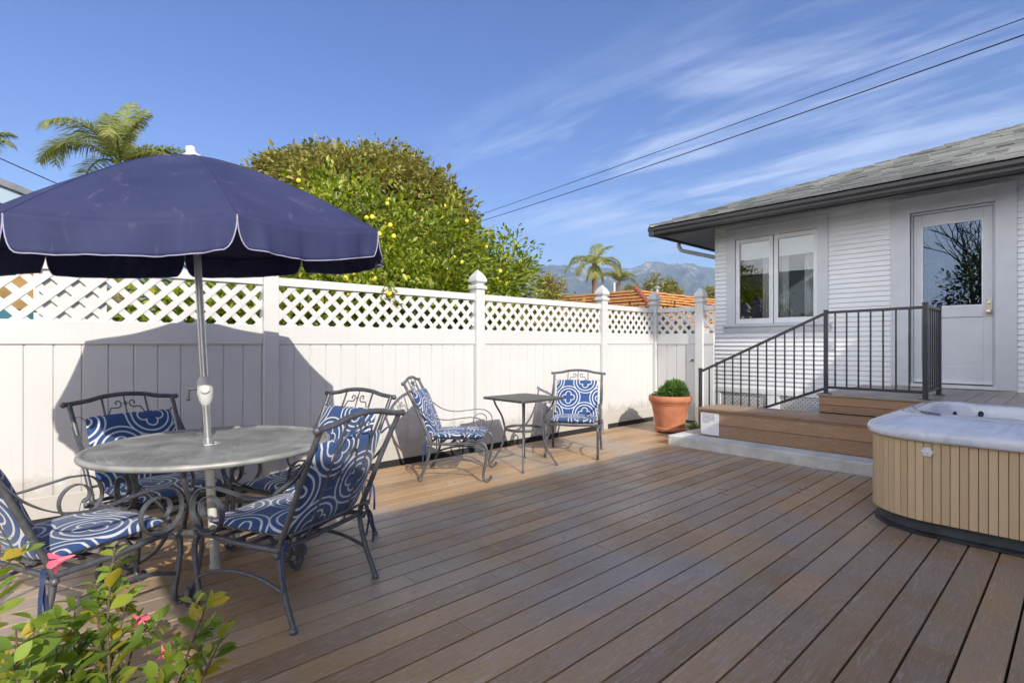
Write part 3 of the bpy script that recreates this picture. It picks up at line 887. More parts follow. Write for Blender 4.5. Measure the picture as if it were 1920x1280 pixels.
rings = [[Vector((a, b_, z)) for a, b_ in rsq(o_)] for o_, z in ((.005,.628),(.030,.630),(.038,.645),(.036,.675),(.026,.695),(.008,.706),(-.04,.728),(-.10,.757),(-.15,.775),(-.19,.783))]
rings += [inner(1.0, .783), inner(.985, .775), inner(.965, .75), inner(.93, .60), inner(.90, .35), inner(.80, .25)]
loft(m_, rings); m_.add(rings[-1], [tuple(range(len(rings[-1])))])
m_.build('shell', M['acryl'], tub, smooth=True, angle=60)
m_ = MB(); q = inner(.945, .60); m_.add(q, [tuple(range(len(q)))]); m_.build('water', M['water'], tub, fix=False)
for (px_, py_) in ((5.70,.58),(5.52,.72),(5.75,-.62)):
    m_ = MB(); 
    c_ = Vector((px_, py_, .70)); dr = (c_-Vector((5.2,0,.7))); dr.normalize()
    Mx = dr.to_track_quat('-Z', 'Y').to_matrix().to_4x4()
    m_.lathe([(.008,0),(.022,0),(.026,.004),(.020,.007),(.010,.006),(.004,.003)], c_, 16, Mx); m_.build('jet', M['plasticblack'], tub, smooth=True)
m_ = MB(); m_.lathe([(.028,0),(.030,.006),(.026,.012),(.010,.014),(.008,.020),(.001,.021)], (TX0-.004, .70, .565), 20, Matrix.Rotation(R(-90), 4, 'Y'))
for i in range(6):
    a = i*math.pi/3; m_.sphere((TX0-.012, .70+.026*math.cos(a), .565+.026*math.sin(a)), .009, 8)
m_.build('valve_cap', M['capwhite'], tub, smooth=True)

# ------------------------------------------------------------------ chairs
def spiral(cx, cz, x, r0, r1, a0, a1, n=26):
    out = []
    for i in range(n+1):
        f_ = i/n; a = R(a0+(a1-a0)*f_); r_ = r0+(r1-r0)*f_; out.append((x, cx+r_*math.cos(a), cz+r_*math.sin(a)))
    return out
def bez(ps, n=8):
    """Catmull-Rom through points"""
    P = [Vector(p) for p in ps]; P = [P[0]*2-P[1]] + P + [P[-1]*2-P[-2]]; out = []
    for i in range(1, len(P)-2):
        for k in range(n):
            t_ = k/n; a, b_, c_, d_ = P[i-1], P[i], P[i+1], P[i+2]
            out.append(.5*((2*b_)+(c_-a)*t_+(2*a-5*b_+4*c_-d_)*t_*t_+(3*b_-a-3*c_+d_)*t_**3))
    out.append(P[-2]); return out
def pillow(w_, h_, th, n=18, seed=1):
    """boxy cushion in local XY, thickness along Z"""
    rr = random.Random(seed); vs = []; fs = []
    ph = [rr.random()*6 for _ in range(6)]
    def prof(u): return max(0., 1-abs(u)**7)**.45
    for side in (1, -1):
        for j in range(n+1):
            for i in range(n+1):
                u, v = -1+2*i/n, -1+2*j/n
                u = math.copysign(abs(u)**.8, u); v = math.copysign(abs(v)**.8, v)
                p = prof(u)*prof(v)
                wob = .12*math.sin(5*u+ph[0])*math.sin(4*v+ph[1]) + .06*math.sin(11*u+ph[2]+v*3)
                puff = .72+.28*(1-u*u)*(1-v*v)
                rx = 1-.035*abs(v)**6; ry = 1-.035*abs(u)**6
                vs.append((u*w_/2*rx, v*h_/2*ry, side*th/2*p*(puff+wob*.5)))
    o_ = (n+1)**2
    for j in range(n):
        for i in range(n):
            a = j*(n+1)+i; fs.append((a, a+1, a+n+2, a+n+1)); fs.append((o_+a, o_+a+n+1, o_+a+n+2, o_+a+1))
    for i in range(n):
        for (a, b_) in ((i, i+1), ((n+1)*n+i+1, (n+1)*n+i), ((i+1)*(n+1), i*(n+1)), (i*(n+1)+n, (i+1)*(n+1)+n)):
            fs.append((a, b_, b_+o_, a+o_))
    m_ = MB(); m_.add(vs, fs); return m_
def make_chair(name, label, group, seed=1):
    t_ = thing(name, label, 'chair', (0,0,0), 0, group)
    I = M['iron']
    for s_ in (-1, 1):
        m_ = MB(); m_.tube(bez([(s_*.298,-.475,.905),(s_*.292,-.385,.72),(s_*.285,-.29,.50),(s_*.283,-.235,.37),(s_*.285,-.235,.28),(s_*.29,-.27,.15),(s_*.295,-.322,.02)]), .0135, 12)
        m_.lathe([(.018,0),(.020,.012),(.014,.022)], (s_*.295,-.324,0), 12); m_.sphere((s_*.305,-.236,.33), .017, 10)
        m_.build('rear_upright', I, t_, world=False, smooth=True)
        m_ = MB(); m_.tube(bez([(s_*.283,-.235,.345),(s_*.285,.0,.345),(s_*.287,.22,.362),(s_*.288,.275,.345),(s_*.29,.295,.29),(s_*.29,.285,.18),(s_*.29,.265,.07),(s_*.29,.275,.03),(s_*.29,.305,.02),(s_*.29,.33,.035),(s_*.29,.338,.06)]), .0135, 12)
        m_.lathe([(.016,0),(.018,.01),(.012,.02)], (s_*.29,.295,0), 12); m_.sphere((s_*.305,.262,.352), .014, 10)
        m_.build('front_leg', I, t_, world=False, smooth=True)
        m_ = MB(); m_.tube(bez([(s_*.29,-.262,.165),(s_*.29,-.12,.205),(s_*.29,.02,.215),(s_*.29,.16,.195),(s_*.29,.278,.15)], 5), .010, 10); m_.build('stretcher', I, t_, world=False, smooth=True)
        arm = [Vector((s_*.296,-.415,.775)), Vector((s_*.30,-.33,.67)), Vector((s_*.303,-.22,.598)), Vector((s_*.305,-.09,.572)), Vector((s_*.305,.04,.585)), Vector((s_*.305,.14,.598))]
        m_ = MB(); arm = bez(arm, 6) + [Vector(p) for p in spiral(.185,.483,s_*.305,.112,.104,88,-110,20)[1:]] + [Vector(p) for p in spiral(.185,.483,s_*.305,.104,.034,-110,-420,30)[1:]]
        m_.tube(arm, 0, flat=(.028,.006), up=(1,0,0)); m_.build('arm', I, t_, world=False, smooth=True, angle=50)
    # top rail
    m_ = MB(); tp = [(-.322,-.478,.903),(-.30,-.478,.905),(-.2,-.482,.917),(-.12,-.485,.935),(0,-.487,.944),(.12,-.485,.935),(.2,-.482,.917),(.30,-.478,.905),(.322,-.478,.903)]
    m_.tube(bez(tp, 4), .0145, 12); m_.sphere((-.325,-.478,.903), .018, 10); m_.sphere((.325,-.478,.903), .018, 10)
    m_.build('top_rail', I, t_, world=False, smooth=True)
    m_ = MB()
    for s_ in (-1, 1):
        m_.tube(bez([(s_*.125,-.484,.925),(s_*.125,-.40,.74),(s_*.125,-.30,.50),(s_*.13,-.245,.35)], 5), .0065, 8)
    m_.tube([(-.125,-.335,.585),(.125,-.335,.585)], .006, 8)
    def bk(z): return -.484 + (.93-z)*.42     # back plane depth at height z
    def sc(pts, r_=.0045): m_.tube([(a, bk(z), z) for a, z in pts], r_, 6)
    for s_ in (-1, 1):
        pts = []
        for i in range(19):
            a = R(-60+20*i); r_ = .006+.022*i/18; pts.append((s_*(.045+r_*math.cos(a)), .885+r_*math.sin(a)))
        pts += [(s_*.085, .86), (s_*.105, .82), (s_*.12, .775)]
        sc(pts)
        pts = [(s_*.004, .59), (s_*.03, .63), (s_*.05, .68), (s_*.035, .74), (s_*.005, .77)]; sc([(p.x, p.z) for p in bez([(a,0,b_) for a, b_ in pts], 4)])
        pts = []
        for i in range(15):
            a = R(200-25*i); r_ = .032-.022*i/14; pts.append((s_*(.06+r_*math.cos(a)), .63+r_*math.sin(a)))
        sc(pts)
    sc([(0,.94),(0,.78)]); 
    for zc, hh in ((.885,.026),(.765,.034)):
        a = [(0,bk(zc+hh),zc+hh),(-.013,bk(zc)+.004,zc),(0,bk(zc-hh),zc-hh),(.013,bk(zc)+.004,zc),(0,bk(zc)-.006,zc),(0,bk(zc)+.01,zc)]
        m_.add(a, [(0,1,4),(1,2,4),(2,3,4),(3,0,4),(1,0,5),(2,1,5),(3,2,5),(0,3,5)])
    m_.build('back_scrollwork', I, t_, world=False, smooth=True)
    m_ = MB(); m_.tube([(-.283,-.236,.345),(.283,-.236,.345)], .012, 10); m_.tube([(-.286,.225,.36),(.286,.225,.36)], .011, 10)
    for yy in (-.14,-.04,.06,.16): m_.tube([(-.283,yy,.347),(0,yy,.338),(.283,yy,.347)], 0, flat=(.036,.004), up=(0,1,0))
    m_.tube([(-.28,-.29,.42),(.28,-.29,.42)], .008, 8)
    m_.build('seat_frame', I, t_, world=False, smooth=True)
    c_ = pillow(.515, .50, .078, seed=seed).build('seat_cushion', M['cushion'], t_, world=False, smooth=True, angle=180)
    c_.location = (0, .015, .405)
    c_ = pillow(.505, .47, .075, seed=seed+5).build('back_cushion', M['cushion'], t_, world=False, smooth=True, angle=180)
    c_.rotation_euler = (R(112), 0, 0); c_.location = (0, -.310, .610)
    for s_ in (-1, 1):
        for k_ in range(2):
            m_ = MB(); m_.tube(bez([(s_*.26,-.25,.38),(s_*(.30+.01*k_),-.275,.36),(s_*(.305+.015*k_),-.27-.02*k_,.29),(s_*(.30+.02*k_),-.26-.03*k_,.22-.04*k_)], 4), 0, flat=(.014,.002), up=(.3,1,0)); m_.build('tie', M['navydark'], t_, world=False)
        m_ = MB(); m_.tube(bez([(s_*.24,-.40,.80),(s_*.27,-.425,.83),(s_*.30,-.43,.80),(s_*.285,-.40,.74)], 4), 0, flat=(.012,.002), up=(0,1,0)); m_.build('tie', M['navydark'], t_, world=False)
    return t_
def seat(o, cx, cy, fx, fy, label=None):
    o.location = (cx, cy, 0); o.rotation_euler = (0, 0, math.atan2(-fx, fy))
    if label: o['label'] = label
    return o
G = 'grey metal scroll chairs with patterned cushions'
ch = make_chair('patio_chair', 'scroll chair in front of the round table, seen from behind', G)
seat(ch, .961, 2.765, -.443, .897)
seat(copy_tree(ch), .135, 3.13, .90, .44, 'scroll chair at the far left of the round table, behind the leafy shrub')
seat(copy_tree(ch), .59, 3.80, .33, -.94, 'scroll chair behind the round table, its back to the shaded fence')
seat(copy_tree(ch), 1.275, 3.37, -.945, -.33, 'scroll chair at the right end of the round table, half hidden by the nearest chair')
seat(copy_tree(ch), 3.075, 4.135, .70, -.71, 'scroll chair seen side on, left of the small square table')
seat(copy_tree(ch), 4.645, 4.02, -.82, -.57, 'scroll chair facing the camera, right of the small square table')

# ------------------------------------------------------------------ round table and umbrella
TC = Vector((.756, 3.325, 0))
tb = thing('round_table', 'round grey mesh-top patio table under the navy umbrella', 'table', TC)
m_ = MB(); m_.lathe([(.022,.704),(.592,.704),(.592,.709),(.022,.709)], TC, 64, cap=False)
m_.build('tabletop', M['meshtop'], tb)
m_ = MB(); m_.tube([TC+Vector((.600*math.cos(a), .600*math.sin(a), .702)) for a in [2*math.pi*i/72 for i in range(72)]], .0165, 12, closed=True)
m_.tube([TC+Vector((.03*math.cos(a), .03*math.sin(a), .708)) for a in [2*math.pi*i/24 for i in range(24)]], .006, 8, closed=True)
m_.build('rim', M['tableframe'], tb, smooth=True)
for i, (ax, ay) in enumerate(((.89,-.46),(-.83,.56),(.46,.89),(-.46,-.89))):
    def q(r_, z): return TC + Vector((ax*r_, ay*r_, z))
    m_ = MB(); m_.tube(bez([q(.53,.69), q(.50,.60), q(.40,.48), q(.28,.36), q(.24,.25), q(.30,.13), q(.39,.06), q(.45,.03), q(.475,.05), q(.465,.085), q(.435,.08), q(.43,.06)], 6), .012, 10)
    m_.tube(bez([q(.52,.66), q(.44,.66), q(.38,.61), q(.40,.55), q(.45,.56)], 5), .007, 8)
    m_.lathe([(.018,0),(.020,.012),(.012,.02)], q(.44,0), 12)
    lg = m_.build('leg', M['iron'], tb, smooth=True)
m_ = MB(); m_.tube([TC+Vector((.265*math.cos(a), .265*math.sin(a), .30)) for a in [2*math.pi*i/40 for i in range(40)]], 0, flat=(.022,.006), up=(0,0,1), closed=True); m_.build('brace_ring', M['iron'], tb, smooth=True, angle=50)

AW = Vector((.2044, .9789, 0)); RG = Vector((.9789, -.2044, 0)); UP = Vector((0,0,1))
um = thing('patio_umbrella', 'navy blue patio umbrella with scalloped valance over the round table', 'umbrella', TC)
lean = lambda z: TC + RG*(-.050*z) + AW*(-.045*z) + UP*z
m_ = MB(); m_.tube([lean(.01), lean(.74)], .024, 16); m_.tube([lean(0), lean(.03)], .03, 16)
m_.build('lower_pole', M['tubewhite'], um, smooth=True)
m_ = MB(); m_.tube([lean(.74), lean(1.2), lean(2.28)], .0185, 16); m_.tube([lean(.72), lean(.745)], .027, 16); m_.tube([lean(.92), lean(.945)], .021, 14)
m_.build('upper_pole', M['alu'], um, smooth=True)
m_ = MB(); m_.tube([lean(.935), lean(.96), lean(1.0), lean(1.06), lean(1.09)], [.022, .033, .040, .038, .023], 16)
cc = lean(1.025); m_.tube([cc - AW*.038, cc - AW*.052], .022, 14)
m_.build('crank_housing', M['tubewhite'], um, smooth=True)
m_ = MB(); m_.tube([cc - RG*.03, cc - RG*.075], .007, 8); m_.tube([cc - RG*.072, cc - RG*.078 - UP*.05], .006, 8); m_.sphere(cc - RG*.079 - UP*.055, .011, 8); m_.build('crank_handle', M['black'], um, smooth=True)
CR = 1.0; ZR = 1.84; NP = 8
cen = lean(ZR) + RG*.035 
def rimz(a, r_): return ZR + .062*a + .078*r_
def rimv(phi, rad=CR):
    a, r_ = rad*math.cos(phi), rad*math.sin(phi)
    return Vector((cen.x, cen.y, 0)) + AW*a + RG*r_ + UP*rimz(a, r_)
apex = lean(2.285)
PH = [R(173.5-45*k) for k in range(NP)]
m_ = MB(); NR, NU = 14, 14
for k in range(NP):
    p0, p1 = rimv(PH[k]), rimv(PH[(k+1) % NP])
    vs = []; fs = []
    for i in range(NR+1):
        rho = i/NR
        h = 1-rho**1.42
        for j in range(NU+1):
            u_ = j/NU
            base = p0.lerp(p1, u_)
            axis = cen
            sag = .030*rho*math.sin(math.pi*u_)*(.35+.65*rho)
            x = axis.lerp(Vector((base.x, base.y, 0)), rho)
            zz_ = base.z*rho + (ZR)*(1-rho) + (apex.z-ZR)*h
            ax_ = cen.lerp(apex, h)
            X = Vector(((ax_.x-cen.x)+cen.x*(1-rho)+base.x*rho, (ax_.y-cen.y)+cen.y*(1-rho)+base.y*rho, zz_ - sag))
            vs.append(X)
    for i in range(NR):
        for j in range(NU):
            a = i*(NU+1)+j; fs.append((a, a+1, a+NU+2, a+NU+1))
    m_.add(vs, fs)
can = m_.build('canopy', M['canopy'], um, smooth=True, angle=30, fix=False)
bm = bmesh.new(); bm.from_mesh(can.data); bmesh.ops.remove_doubles(bm, verts=bm.verts, dist=.0008); bmesh.ops.recalc_face_normals(bm, faces=bm.faces); bm.to_mesh(can.data); bm.free(); can.data.shade_smooth()
for e in can.data.edges: pass
can.modifiers.new('thick', 'SOLIDIFY').thickness = .002
DV = .135
for k in range(NP):
    p0, p1 = rimv(PH[k]), rimv(PH[(k+1) % NP])
    out = ((p0+p1)/2 - cen); out.z = 0; out.normalize()
    vs = []; fs = []; edge = []
    us = []
    for i in range(41):
        x_ = i/40; us.append(.5-.5*math.cos(math.pi*x_))
    NV = 8; rr = random.Random(k)
    ph = rr.random()*6
    for u_ in us:
        top = p0.lerp(p1, u_) - UP*.030*math.sin(math.pi*u_)
        s_ = min(1., min(u_, 1-u_)/.066)
        dd = DV*math.sqrt(max(0., 1-(1-s_)**2)) + .004
        dd *= 1+.04*math.sin(7*u_+ph)
        fold = .012*math.sin(14*u_+ph)+.008*math.sin(31*u_+ph*2)+.006*math.sin(57*u_)
        for j in range(NV+1):
            f_ = j/NV
            vs.append(top - UP*dd*f_ + out*(.016*f_*s_ + fold*f_*s_))
        edge.append(vs[-1])
    for i in range(40):
        for j in range(NV):
            a = i*(NV+1)+j; fs.append((a, a+1, a+NV+2, a+NV+1))
    m_ = MB(); m_.add(vs, fs)
    va = m_.build('valance', M['canopy'], um, smooth=True, angle=180, fix=False); va.modifiers.new('thick', 'SOLIDIFY').thickness = .002
    m_ = MB(); m_.tube(edge, .0026, 6); m_.build('piping', M['piping'], va, smooth=True)
    m_ = MB(); m_.tube([Vector((cen.lerp(apex, 1-q_**1.42).x+(p0.x-cen.x)*q_, cen.lerp(apex, 1-q_**1.42).y+(p0.y-cen.y)*q_, p0.z*q_+ZR*(1-q_)+(apex.z-ZR)*(1-q_**1.42)-.0005)) for q_ in [.05+.95*i_/14 for i_ in range(15)]], 0, flat=(.009,.0024), up=(-(p0.y-cen.y), p0.x-cen.x, 0)); m_.build('seam', M['canopy'], can, smooth=True)
    m_ = MB(); m_.tube([cen.lerp(apex, .93)-UP*.03] + [Vector(((cen.x)*(1-q_)+p0.x*q_, cen.y*(1-q_)+p0.y*q_, p0.z*q_+ZR*(1-q_)+(apex.z-ZR)*(1-q_**1.42)-.016)) for q_ in (.15,.3,.45,.6,.75,.9,1.0)], .005, 6)
    m_.build('rib', M['alu'], um, smooth=True)
    q_ = .52; mp = Vector((cen.x*(1-q_)+p0.x*q_, cen.y*(1-q_)+p0.y*q_, p0.z*q_+ZR*(1-q_)+(apex.z-ZR)*(1-q_**1.42)-.018))
    m_ = MB(); m_.tube([lean(1.88), mp], .004, 6); m_.build('strut', M['alu'], um, smooth=True)
m_ = MB(); m_.tube([lean(1.86), lean(1.91)], .03, 12); m_.build('runner_hub', M['capwhite'], um, smooth=True)
m_ = MB(); tilt = (apex-cen).to_track_quat('Z', 'Y').to_matrix().to_4x4()
m_.lathe([(.050,-.012),(.052,0),(.030,.010),(.022,.022),(.024,.034),(.023,.046),(.012,.050)], apex, 20, tilt); m_.build('finial', M['capwhite'], um, smooth=True)

# ------------------------------------------------------------------ small square table
SC = Vector((3.80, 3.985, 0))
st_ = thing('side_table', 'small dark square table between the two chairs by the fence', 'table', SC)
m_ = MB(); h = .31; n_ = 5; out = []; r_ = .03
for sx, sy, a0 in ((1,1,0),(-1,1,90),(-1,-1,180),(1,-1,270)):
    for i in range(n_+1):
        a = R(a0+90*i/n_); out.append((SC.x+sx*(h-r_)+r_*math.cos(a), SC.y+sy*(h-r_)+r_*math.sin(a)))
m_.prism(out, 'z', .692, .716); m_.build('tabletop', simple('dark_mesh_top', (.085,.085,.08), .5, .3, .3, 20), st_, bevel=.004)
for sx in (-1, 1):
    for sy in (-1, 1):
        q = lambda r_, z: SC + Vector((sx*r_, sy*r_, z))
        m_ = MB(); m_.tube(bez([q(.225,.69), q(.205,.62), q(.165,.52), q(.142,.40), q(.142,.33), q(.165,.2), q(.205,.1), q(.245,.012)], 6), .010, 10); m_.lathe([(.014,0),(.016,.01),(.010,.016)], q(.246,0), 10)
        m_.build('leg', M['iron'], st_, smooth=True)
m_ = MB(); m_.tube([SC+Vector((.195*math.cos(a), .195*math.sin(a), .385)) for a in [2*math.pi*i/40 for i in range(40)]], 0, flat=(.028,.006), up=(0,0,1), closed=True); m_.build('ring', M['iron'], st_, smooth=True, angle=50)

def leaves(centers, dirs, size, rs, droop=.2, w_=.45, fold=.25):
    """rhombic folded leaves (2 quads each, one island) -> arrays"""
    n = len(centers)
    d_ = dirs + rs.normal(0, .55, (n, 3)); d_[:, 2] -= droop
    d_ /= np.linalg.norm(d_, axis=1)[:, None]
    up_ = rs.normal(0, .6, (n, 3)); up_[:, 2] += 1.0
    s_ = np.cross(d_, up_); s_ /= np.linalg.norm(s_, axis=1)[:, None] + 1e-9
    nn = np.cross(s_, d_)
    sz = (size*(.65+.7*rs.rand(n)))[:, None]
    a = centers; tip = a + d_*sz - nn*sz*.12
    m1 = a + d_*sz*.3; m2 = a + d_*sz*.65
    lw = sz*w_/2
    V = np.stack([a, m1+s_*lw+nn*lw*fold, m2+s_*lw*.85+nn*lw*fold, tip, m2-s_*lw*.85+nn*lw*fold, m1-s_*lw+nn*lw*fold], 1).reshape(-1, 3)
    b_ = (np.arange(n)*6)[:, None]
    Fq = np.concatenate([b_+np.array([[0,1,2,3]]), b_+np.array([[0,3,4,5]])], 0)
    return V, Fq
LEAF = lambda p, d, sz, rs, dr, w: leaves(p, d, sz, rs, droop=dr, w_=w)
# ------------------------------------------------------------------ potted plant
PC = Vector((6.80, 4.06, 0))
pt = thing('terracotta_pot', 'large terracotta flower pot standing by the white gate', 'flower pot', PC)
m_ = MB(); m_.lathe([(.17,.035),(.195,.035),(.200,.06),(.205,.12),(.235,.27),(.262,.40),(.270,.405),(.278,.43),(.288,.44),(.300,.455),(.303,.485),(.300,.515),(.288,.53),(.268,.532),(.262,.50),(.255,.47)], PC, 40)
m_.build('pot', M['terra'], pt, smooth=True)
m_ = MB(); m_.lathe([(.198,.035),(.214,.035),(.218,.07),(.206,.085)], PC, 40, cap=False); m_.build('base_ring', M['terra'], pt, smooth=True)
for i in range(3):
    a = R(30+120*i); m_ = MB(); m_.sphere(PC+Vector((.17*math.cos(a), .17*math.sin(a), .018)), .03, 10, (1,1,.6)); m_.build('foot', M['terra'], pt, smooth=True)
m_ = MB(); m_.lathe([(.25,.48),(.256,.485),(.001,.49)], PC, 30); m_.build('soil', M['soil'], pt)
def blades(c, n, rad, hmin, hmax, seed, w_=.008, spread=.6):
    rr = np.random.RandomState(seed); V = []; Fq = []
    for i in range(n):
        a = rr.rand()*6.28; r_ = rad*math.sqrt(rr.rand()); b0 = Vector((c[0]+r_*math.cos(a), c[1]+r_*math.sin(a), c[2]))
        h_ = hmin+(hmax-hmin)*rr.rand(); ln = Vector((math.cos(a)*spread*(.3+r_/rad)*rr.rand(), math.sin(a)*spread*(.3+r_/rad)*rr.rand(), 1)).normalized()
        sd = Vector((math.cos(a+1.2+rr.rand()), math.sin(a+1.2+rr.rand()), 0))*w_
        md = b0+ln*h_*.55; tp = b0+ln*h_+Vector((ln.x, ln.y, -.2))*h_*.25
        k_ = len(V); V += [b0-sd*.6, b0+sd*.6, md+sd, md-sd, tp]
        Fq += [(k_, k_+1, k_+2, k_+3), (k_+3, k_+2, k_+4, k_+4)]
    return V, Fq
sp_ = thing('potted_succulent', 'bushy green fine-leaved plant growing in the terracotta pot', 'plant', PC+Vector((0,0,.49)))
rs = np.random.RandomState(2)
for (cx_, cy_, cz_, rx_, rz_, n_, nm) in ((.03,-.06,.60,.16,.135,2600,'rosette'), (-.03,.02,.55,.15,.10,1200,'rosette')):
    dr = rs.normal(0, 1, (n_, 3)); dr[:, 2] = np.abs(dr[:, 2])*1.1; dr /= np.linalg.norm(dr, axis=1)[:, None]
    rad = (.55+.45*rs.rand(n_)**.5)*(1+.12*np.sin(dr[:, 0]*9)*np.sin(dr[:, 1]*8+1))
    pos = np.array(PC)+np.array((cx_, cy_, cz_-.06)) + dr*np.array((rx_, rx_, rz_+.05))*rad[:, None]
    V, Fq = LEAF(pos, dr*1.6, .055, rs, 0., .24); arr_obj(nm, V, Fq, M['succ'], sp_)
V, Fq = blades(PC+Vector((-.04,.15,.49)), 300, .085, .04, .09, 5, .012, 1.4)
m_ = MB(); m_.add(V, [f_[:3] if f_[2] == f_[3] else f_ for f_ in Fq]); o = m_.build('low_leaves', leaf_mat('yellow_green_leaves', (.22,.28,.04), (.36,.38,.05), (.42,.40,.08), .5, .3), sp_, fix=False)
V, Fq = blades(Vector((7.15,3.80,0)), 90, .10, .10, .24, 8, .012, 1.6)
m_ = MB(); m_.add(V, [f_[:3] if f_[2] == f_[3] else f_ for f_ in Fq]); o = m_.build('ground_tuft', M['succ'], fix=False)
tag(o, 'little strap-leaved tuft between the pot and the railing post', 'plant')

# ------------------------------------------------------------------ vegetation
def crown(cs, n, size, seed, cl=.22, per=45, shell=.75, ymin=None, jit=.06, **kw):
    """cs: list of (center, (rx,ry,rz)) ellipsoids. clustered leaves near the surfaces."""
    rs = np.random.RandomState(seed); nc = max(1, n//per)
    vol = np.array([r_[0]*r_[2] for _, r_ in cs]); pick = rs.choice(len(cs), nc, p=vol/vol.sum())
    dr = rs.normal(0, 1, (nc, 3)); dr /= np.linalg.norm(dr, axis=1)[:, None]
    rad = shell + (1-shell)*rs.rand(nc)**.6 ; rad *= (1+rs.normal(0, jit, nc))
    C = np.array([cs[p][0] for p in pick]); RR_ = np.array([cs[p][1] for p in pick])
    cc_ = C + dr*RR_*rad[:, None]
    k_ = rs.randint(0, nc, n)
    off = np.clip(rs.normal(0, 1, (n, 3)), -1.7, 1.7)*cl*(.6+.8*rs.rand(nc))[k_][:, None]
    pos = cc_[k_] + off
    dd = dr[k_]*.9 + off/ (np.linalg.norm(off, axis=1)[:, None]+1e-6)*.7
    if ymin is not None:
        keep = pos[:, 1] > ymin; pos, dd = pos[keep], dd[keep]
    return leaves(pos, dd, size, rs, **kw)
def trunk(parent, base, top, r0, r1, limbs, mat_, seed=0, name='trunk'):
    rr = random.Random(seed); m_ = MB()
    b_, t_ = Vector(base), Vector(top)
    pts = [b_.lerp(t_, i/6)+Vector((rr.uniform(-.05,.05), rr.uniform(-.05,.05), 0))*(0 if i == 0 else 1) for i in range(7)]
    m_.tube(pts, [r0+(r1-r0)*i/6 for i in range(7)], 10)
    for e in limbs:
        e = Vector(e); s_ = pts[rr.randint(3, 6)]
        mid = s_.lerp(e, .5)+Vector((rr.uniform(-.15,.15), rr.uniform(-.15,.15), rr.uniform(.0,.2)))
        q = bez([s_, mid, e], 5); m_.tube(q, [r1*.8*(1-.85*i/(len(q)-1)) for i in range(len(q))], 7)
    return m_.build(name, mat_, parent, smooth=True)

# citrus tree just beyond the fence
ct = thing('citrus_tree', 'leafy citrus tree with yellow fruit leaning over the white fence', 'tree', (4.2, 6.9, -.25))
cs = [((4.3,7.0,2.2),(1.6,1.5,1.30)), ((3.0,6.9,2.2),(1.15,1.2,1.35)), ((4.95,7.0,1.75),(1.3,1.3,1.05)), ((5.75,6.8,2.0),(.95,1.0,1.0)), ((1.9,6.4,1.3),(1.2,1.0,.85)), ((3.6,5.9,1.6),(1.5,.7,.75)), ((1.0,6.1,1.0),(.9,.8,.75))]
V, Fq = crown(cs, 46000, .085, 5, cl=.135, per=52, shell=.60, ymin=5.12, jit=.11)
arr_obj('crown', V, Fq, M['citrus'], ct)
trunk(ct, (4.2,6.9,-.25), (4.2,6.9,1.4), .10, .07, [(c_[0][0], c_[0][1], c_[0][2]+.3) for c_ in cs]+[(5.9,6.6,2.1),(6.2,6.7,1.9),(5.3,7.0,2.9),(3.2,6.6,3.3)], M['bark'], 3)
rs = np.random.RandomState(12); sph = MB(); sph.sphere((0,0,0), .034, 12); fr0 = None
nf = 0
while nf < 92:
    c_, r_ = cs[rs.choice([0,0,1,1,2,3,5,5])]
    a = rs.normal(0, 1, 3); a /= np.linalg.norm(a)
    if a[1] > .25: continue
    p = Vector((c_[0]+a[0]*r_[0]*.97, c_[1]+a[1]*r_[1]*.99, c_[2]+a[2]*r_[2]*.97))
    if p.z < 1.5: continue
    if fr0 is None: fr0 = sph.build('fruit', M['fruit'], ct, world=False, smooth=True, angle=180); o = fr0
    else: o = fr0.copy(); COL.objects.link(o)
    o.location = p - Vector((4.2, 6.9, -.25)); o.scale = (.88,.88,.95); nf += 1
# sprig hanging over the rail
sg = [(2.62,5.0,1.95),(2.72,4.88,1.80),(2.30,5.0,1.93),(1.22,4.98,1.93)]
for q_ in sg:
    o = fr0.copy(); COL.objects.link(o); o.location = Vector(q_) - Vector((4.2,6.9,-.25))
rs = np.random.RandomState(3)
for q_ in sg+[(2.0,5.05,1.98),(3.3,5.1,1.95)]:
    pos = np.array(q_) + np.clip(rs.normal(0, .07, (45, 3)), -.13, .13) + np.array((0,.04,.03))
    V, Fq = leaves(pos, np.tile(np.array([0,-.2,-.3]), (len(pos), 1)), .085, rs)
    arr_obj('overhanging_sprig', V, Fq, M['citrus'], ct)
# bushes behind the fence
def bush(name, label, cat, base, cs, n, size, mat_, seed, trunk_top=None, group=None, **kw):
    t_ = thing(name, label, cat, base, 0, group)
    V, Fq = crown(cs, n, size, seed, **kw); arr_obj('crown', V, Fq, mat_, t_)
    trunk(t_, base, trunk_top or (base[0], base[1], cs[0][0][2]), .07, .05, [c_[0] for c_ in cs], M['bark'], seed)
    return t_
bush('garden_bush', 'low green bush seen through the lattice left of the citrus tree', 'bush', (1.0,5.9,-.25), [((.95,5.9,.95),(.62,.5,.85)), ((1.9,5.9,.9),(.6,.4,.85))], 5500, .09, M['citrus'], 9, cl=.14, per=30, ymin=5.12)
bush('screening_hedge', 'dark leafy hedge filling the lattice right of the citrus tree', 'hedge', (6.8,6.6,-.25), [((5.9,6.1,.95),(.9,.6,.88)), ((7.2,6.2,.98),(1.0,.6,.88)), ((8.5,6.2,1.0),(.9,.6,.88)), ((9.7,5.9,1.0),(.8,.6,.9))], 12000, .09, M['ficus'], 10, cl=.16, per=30)
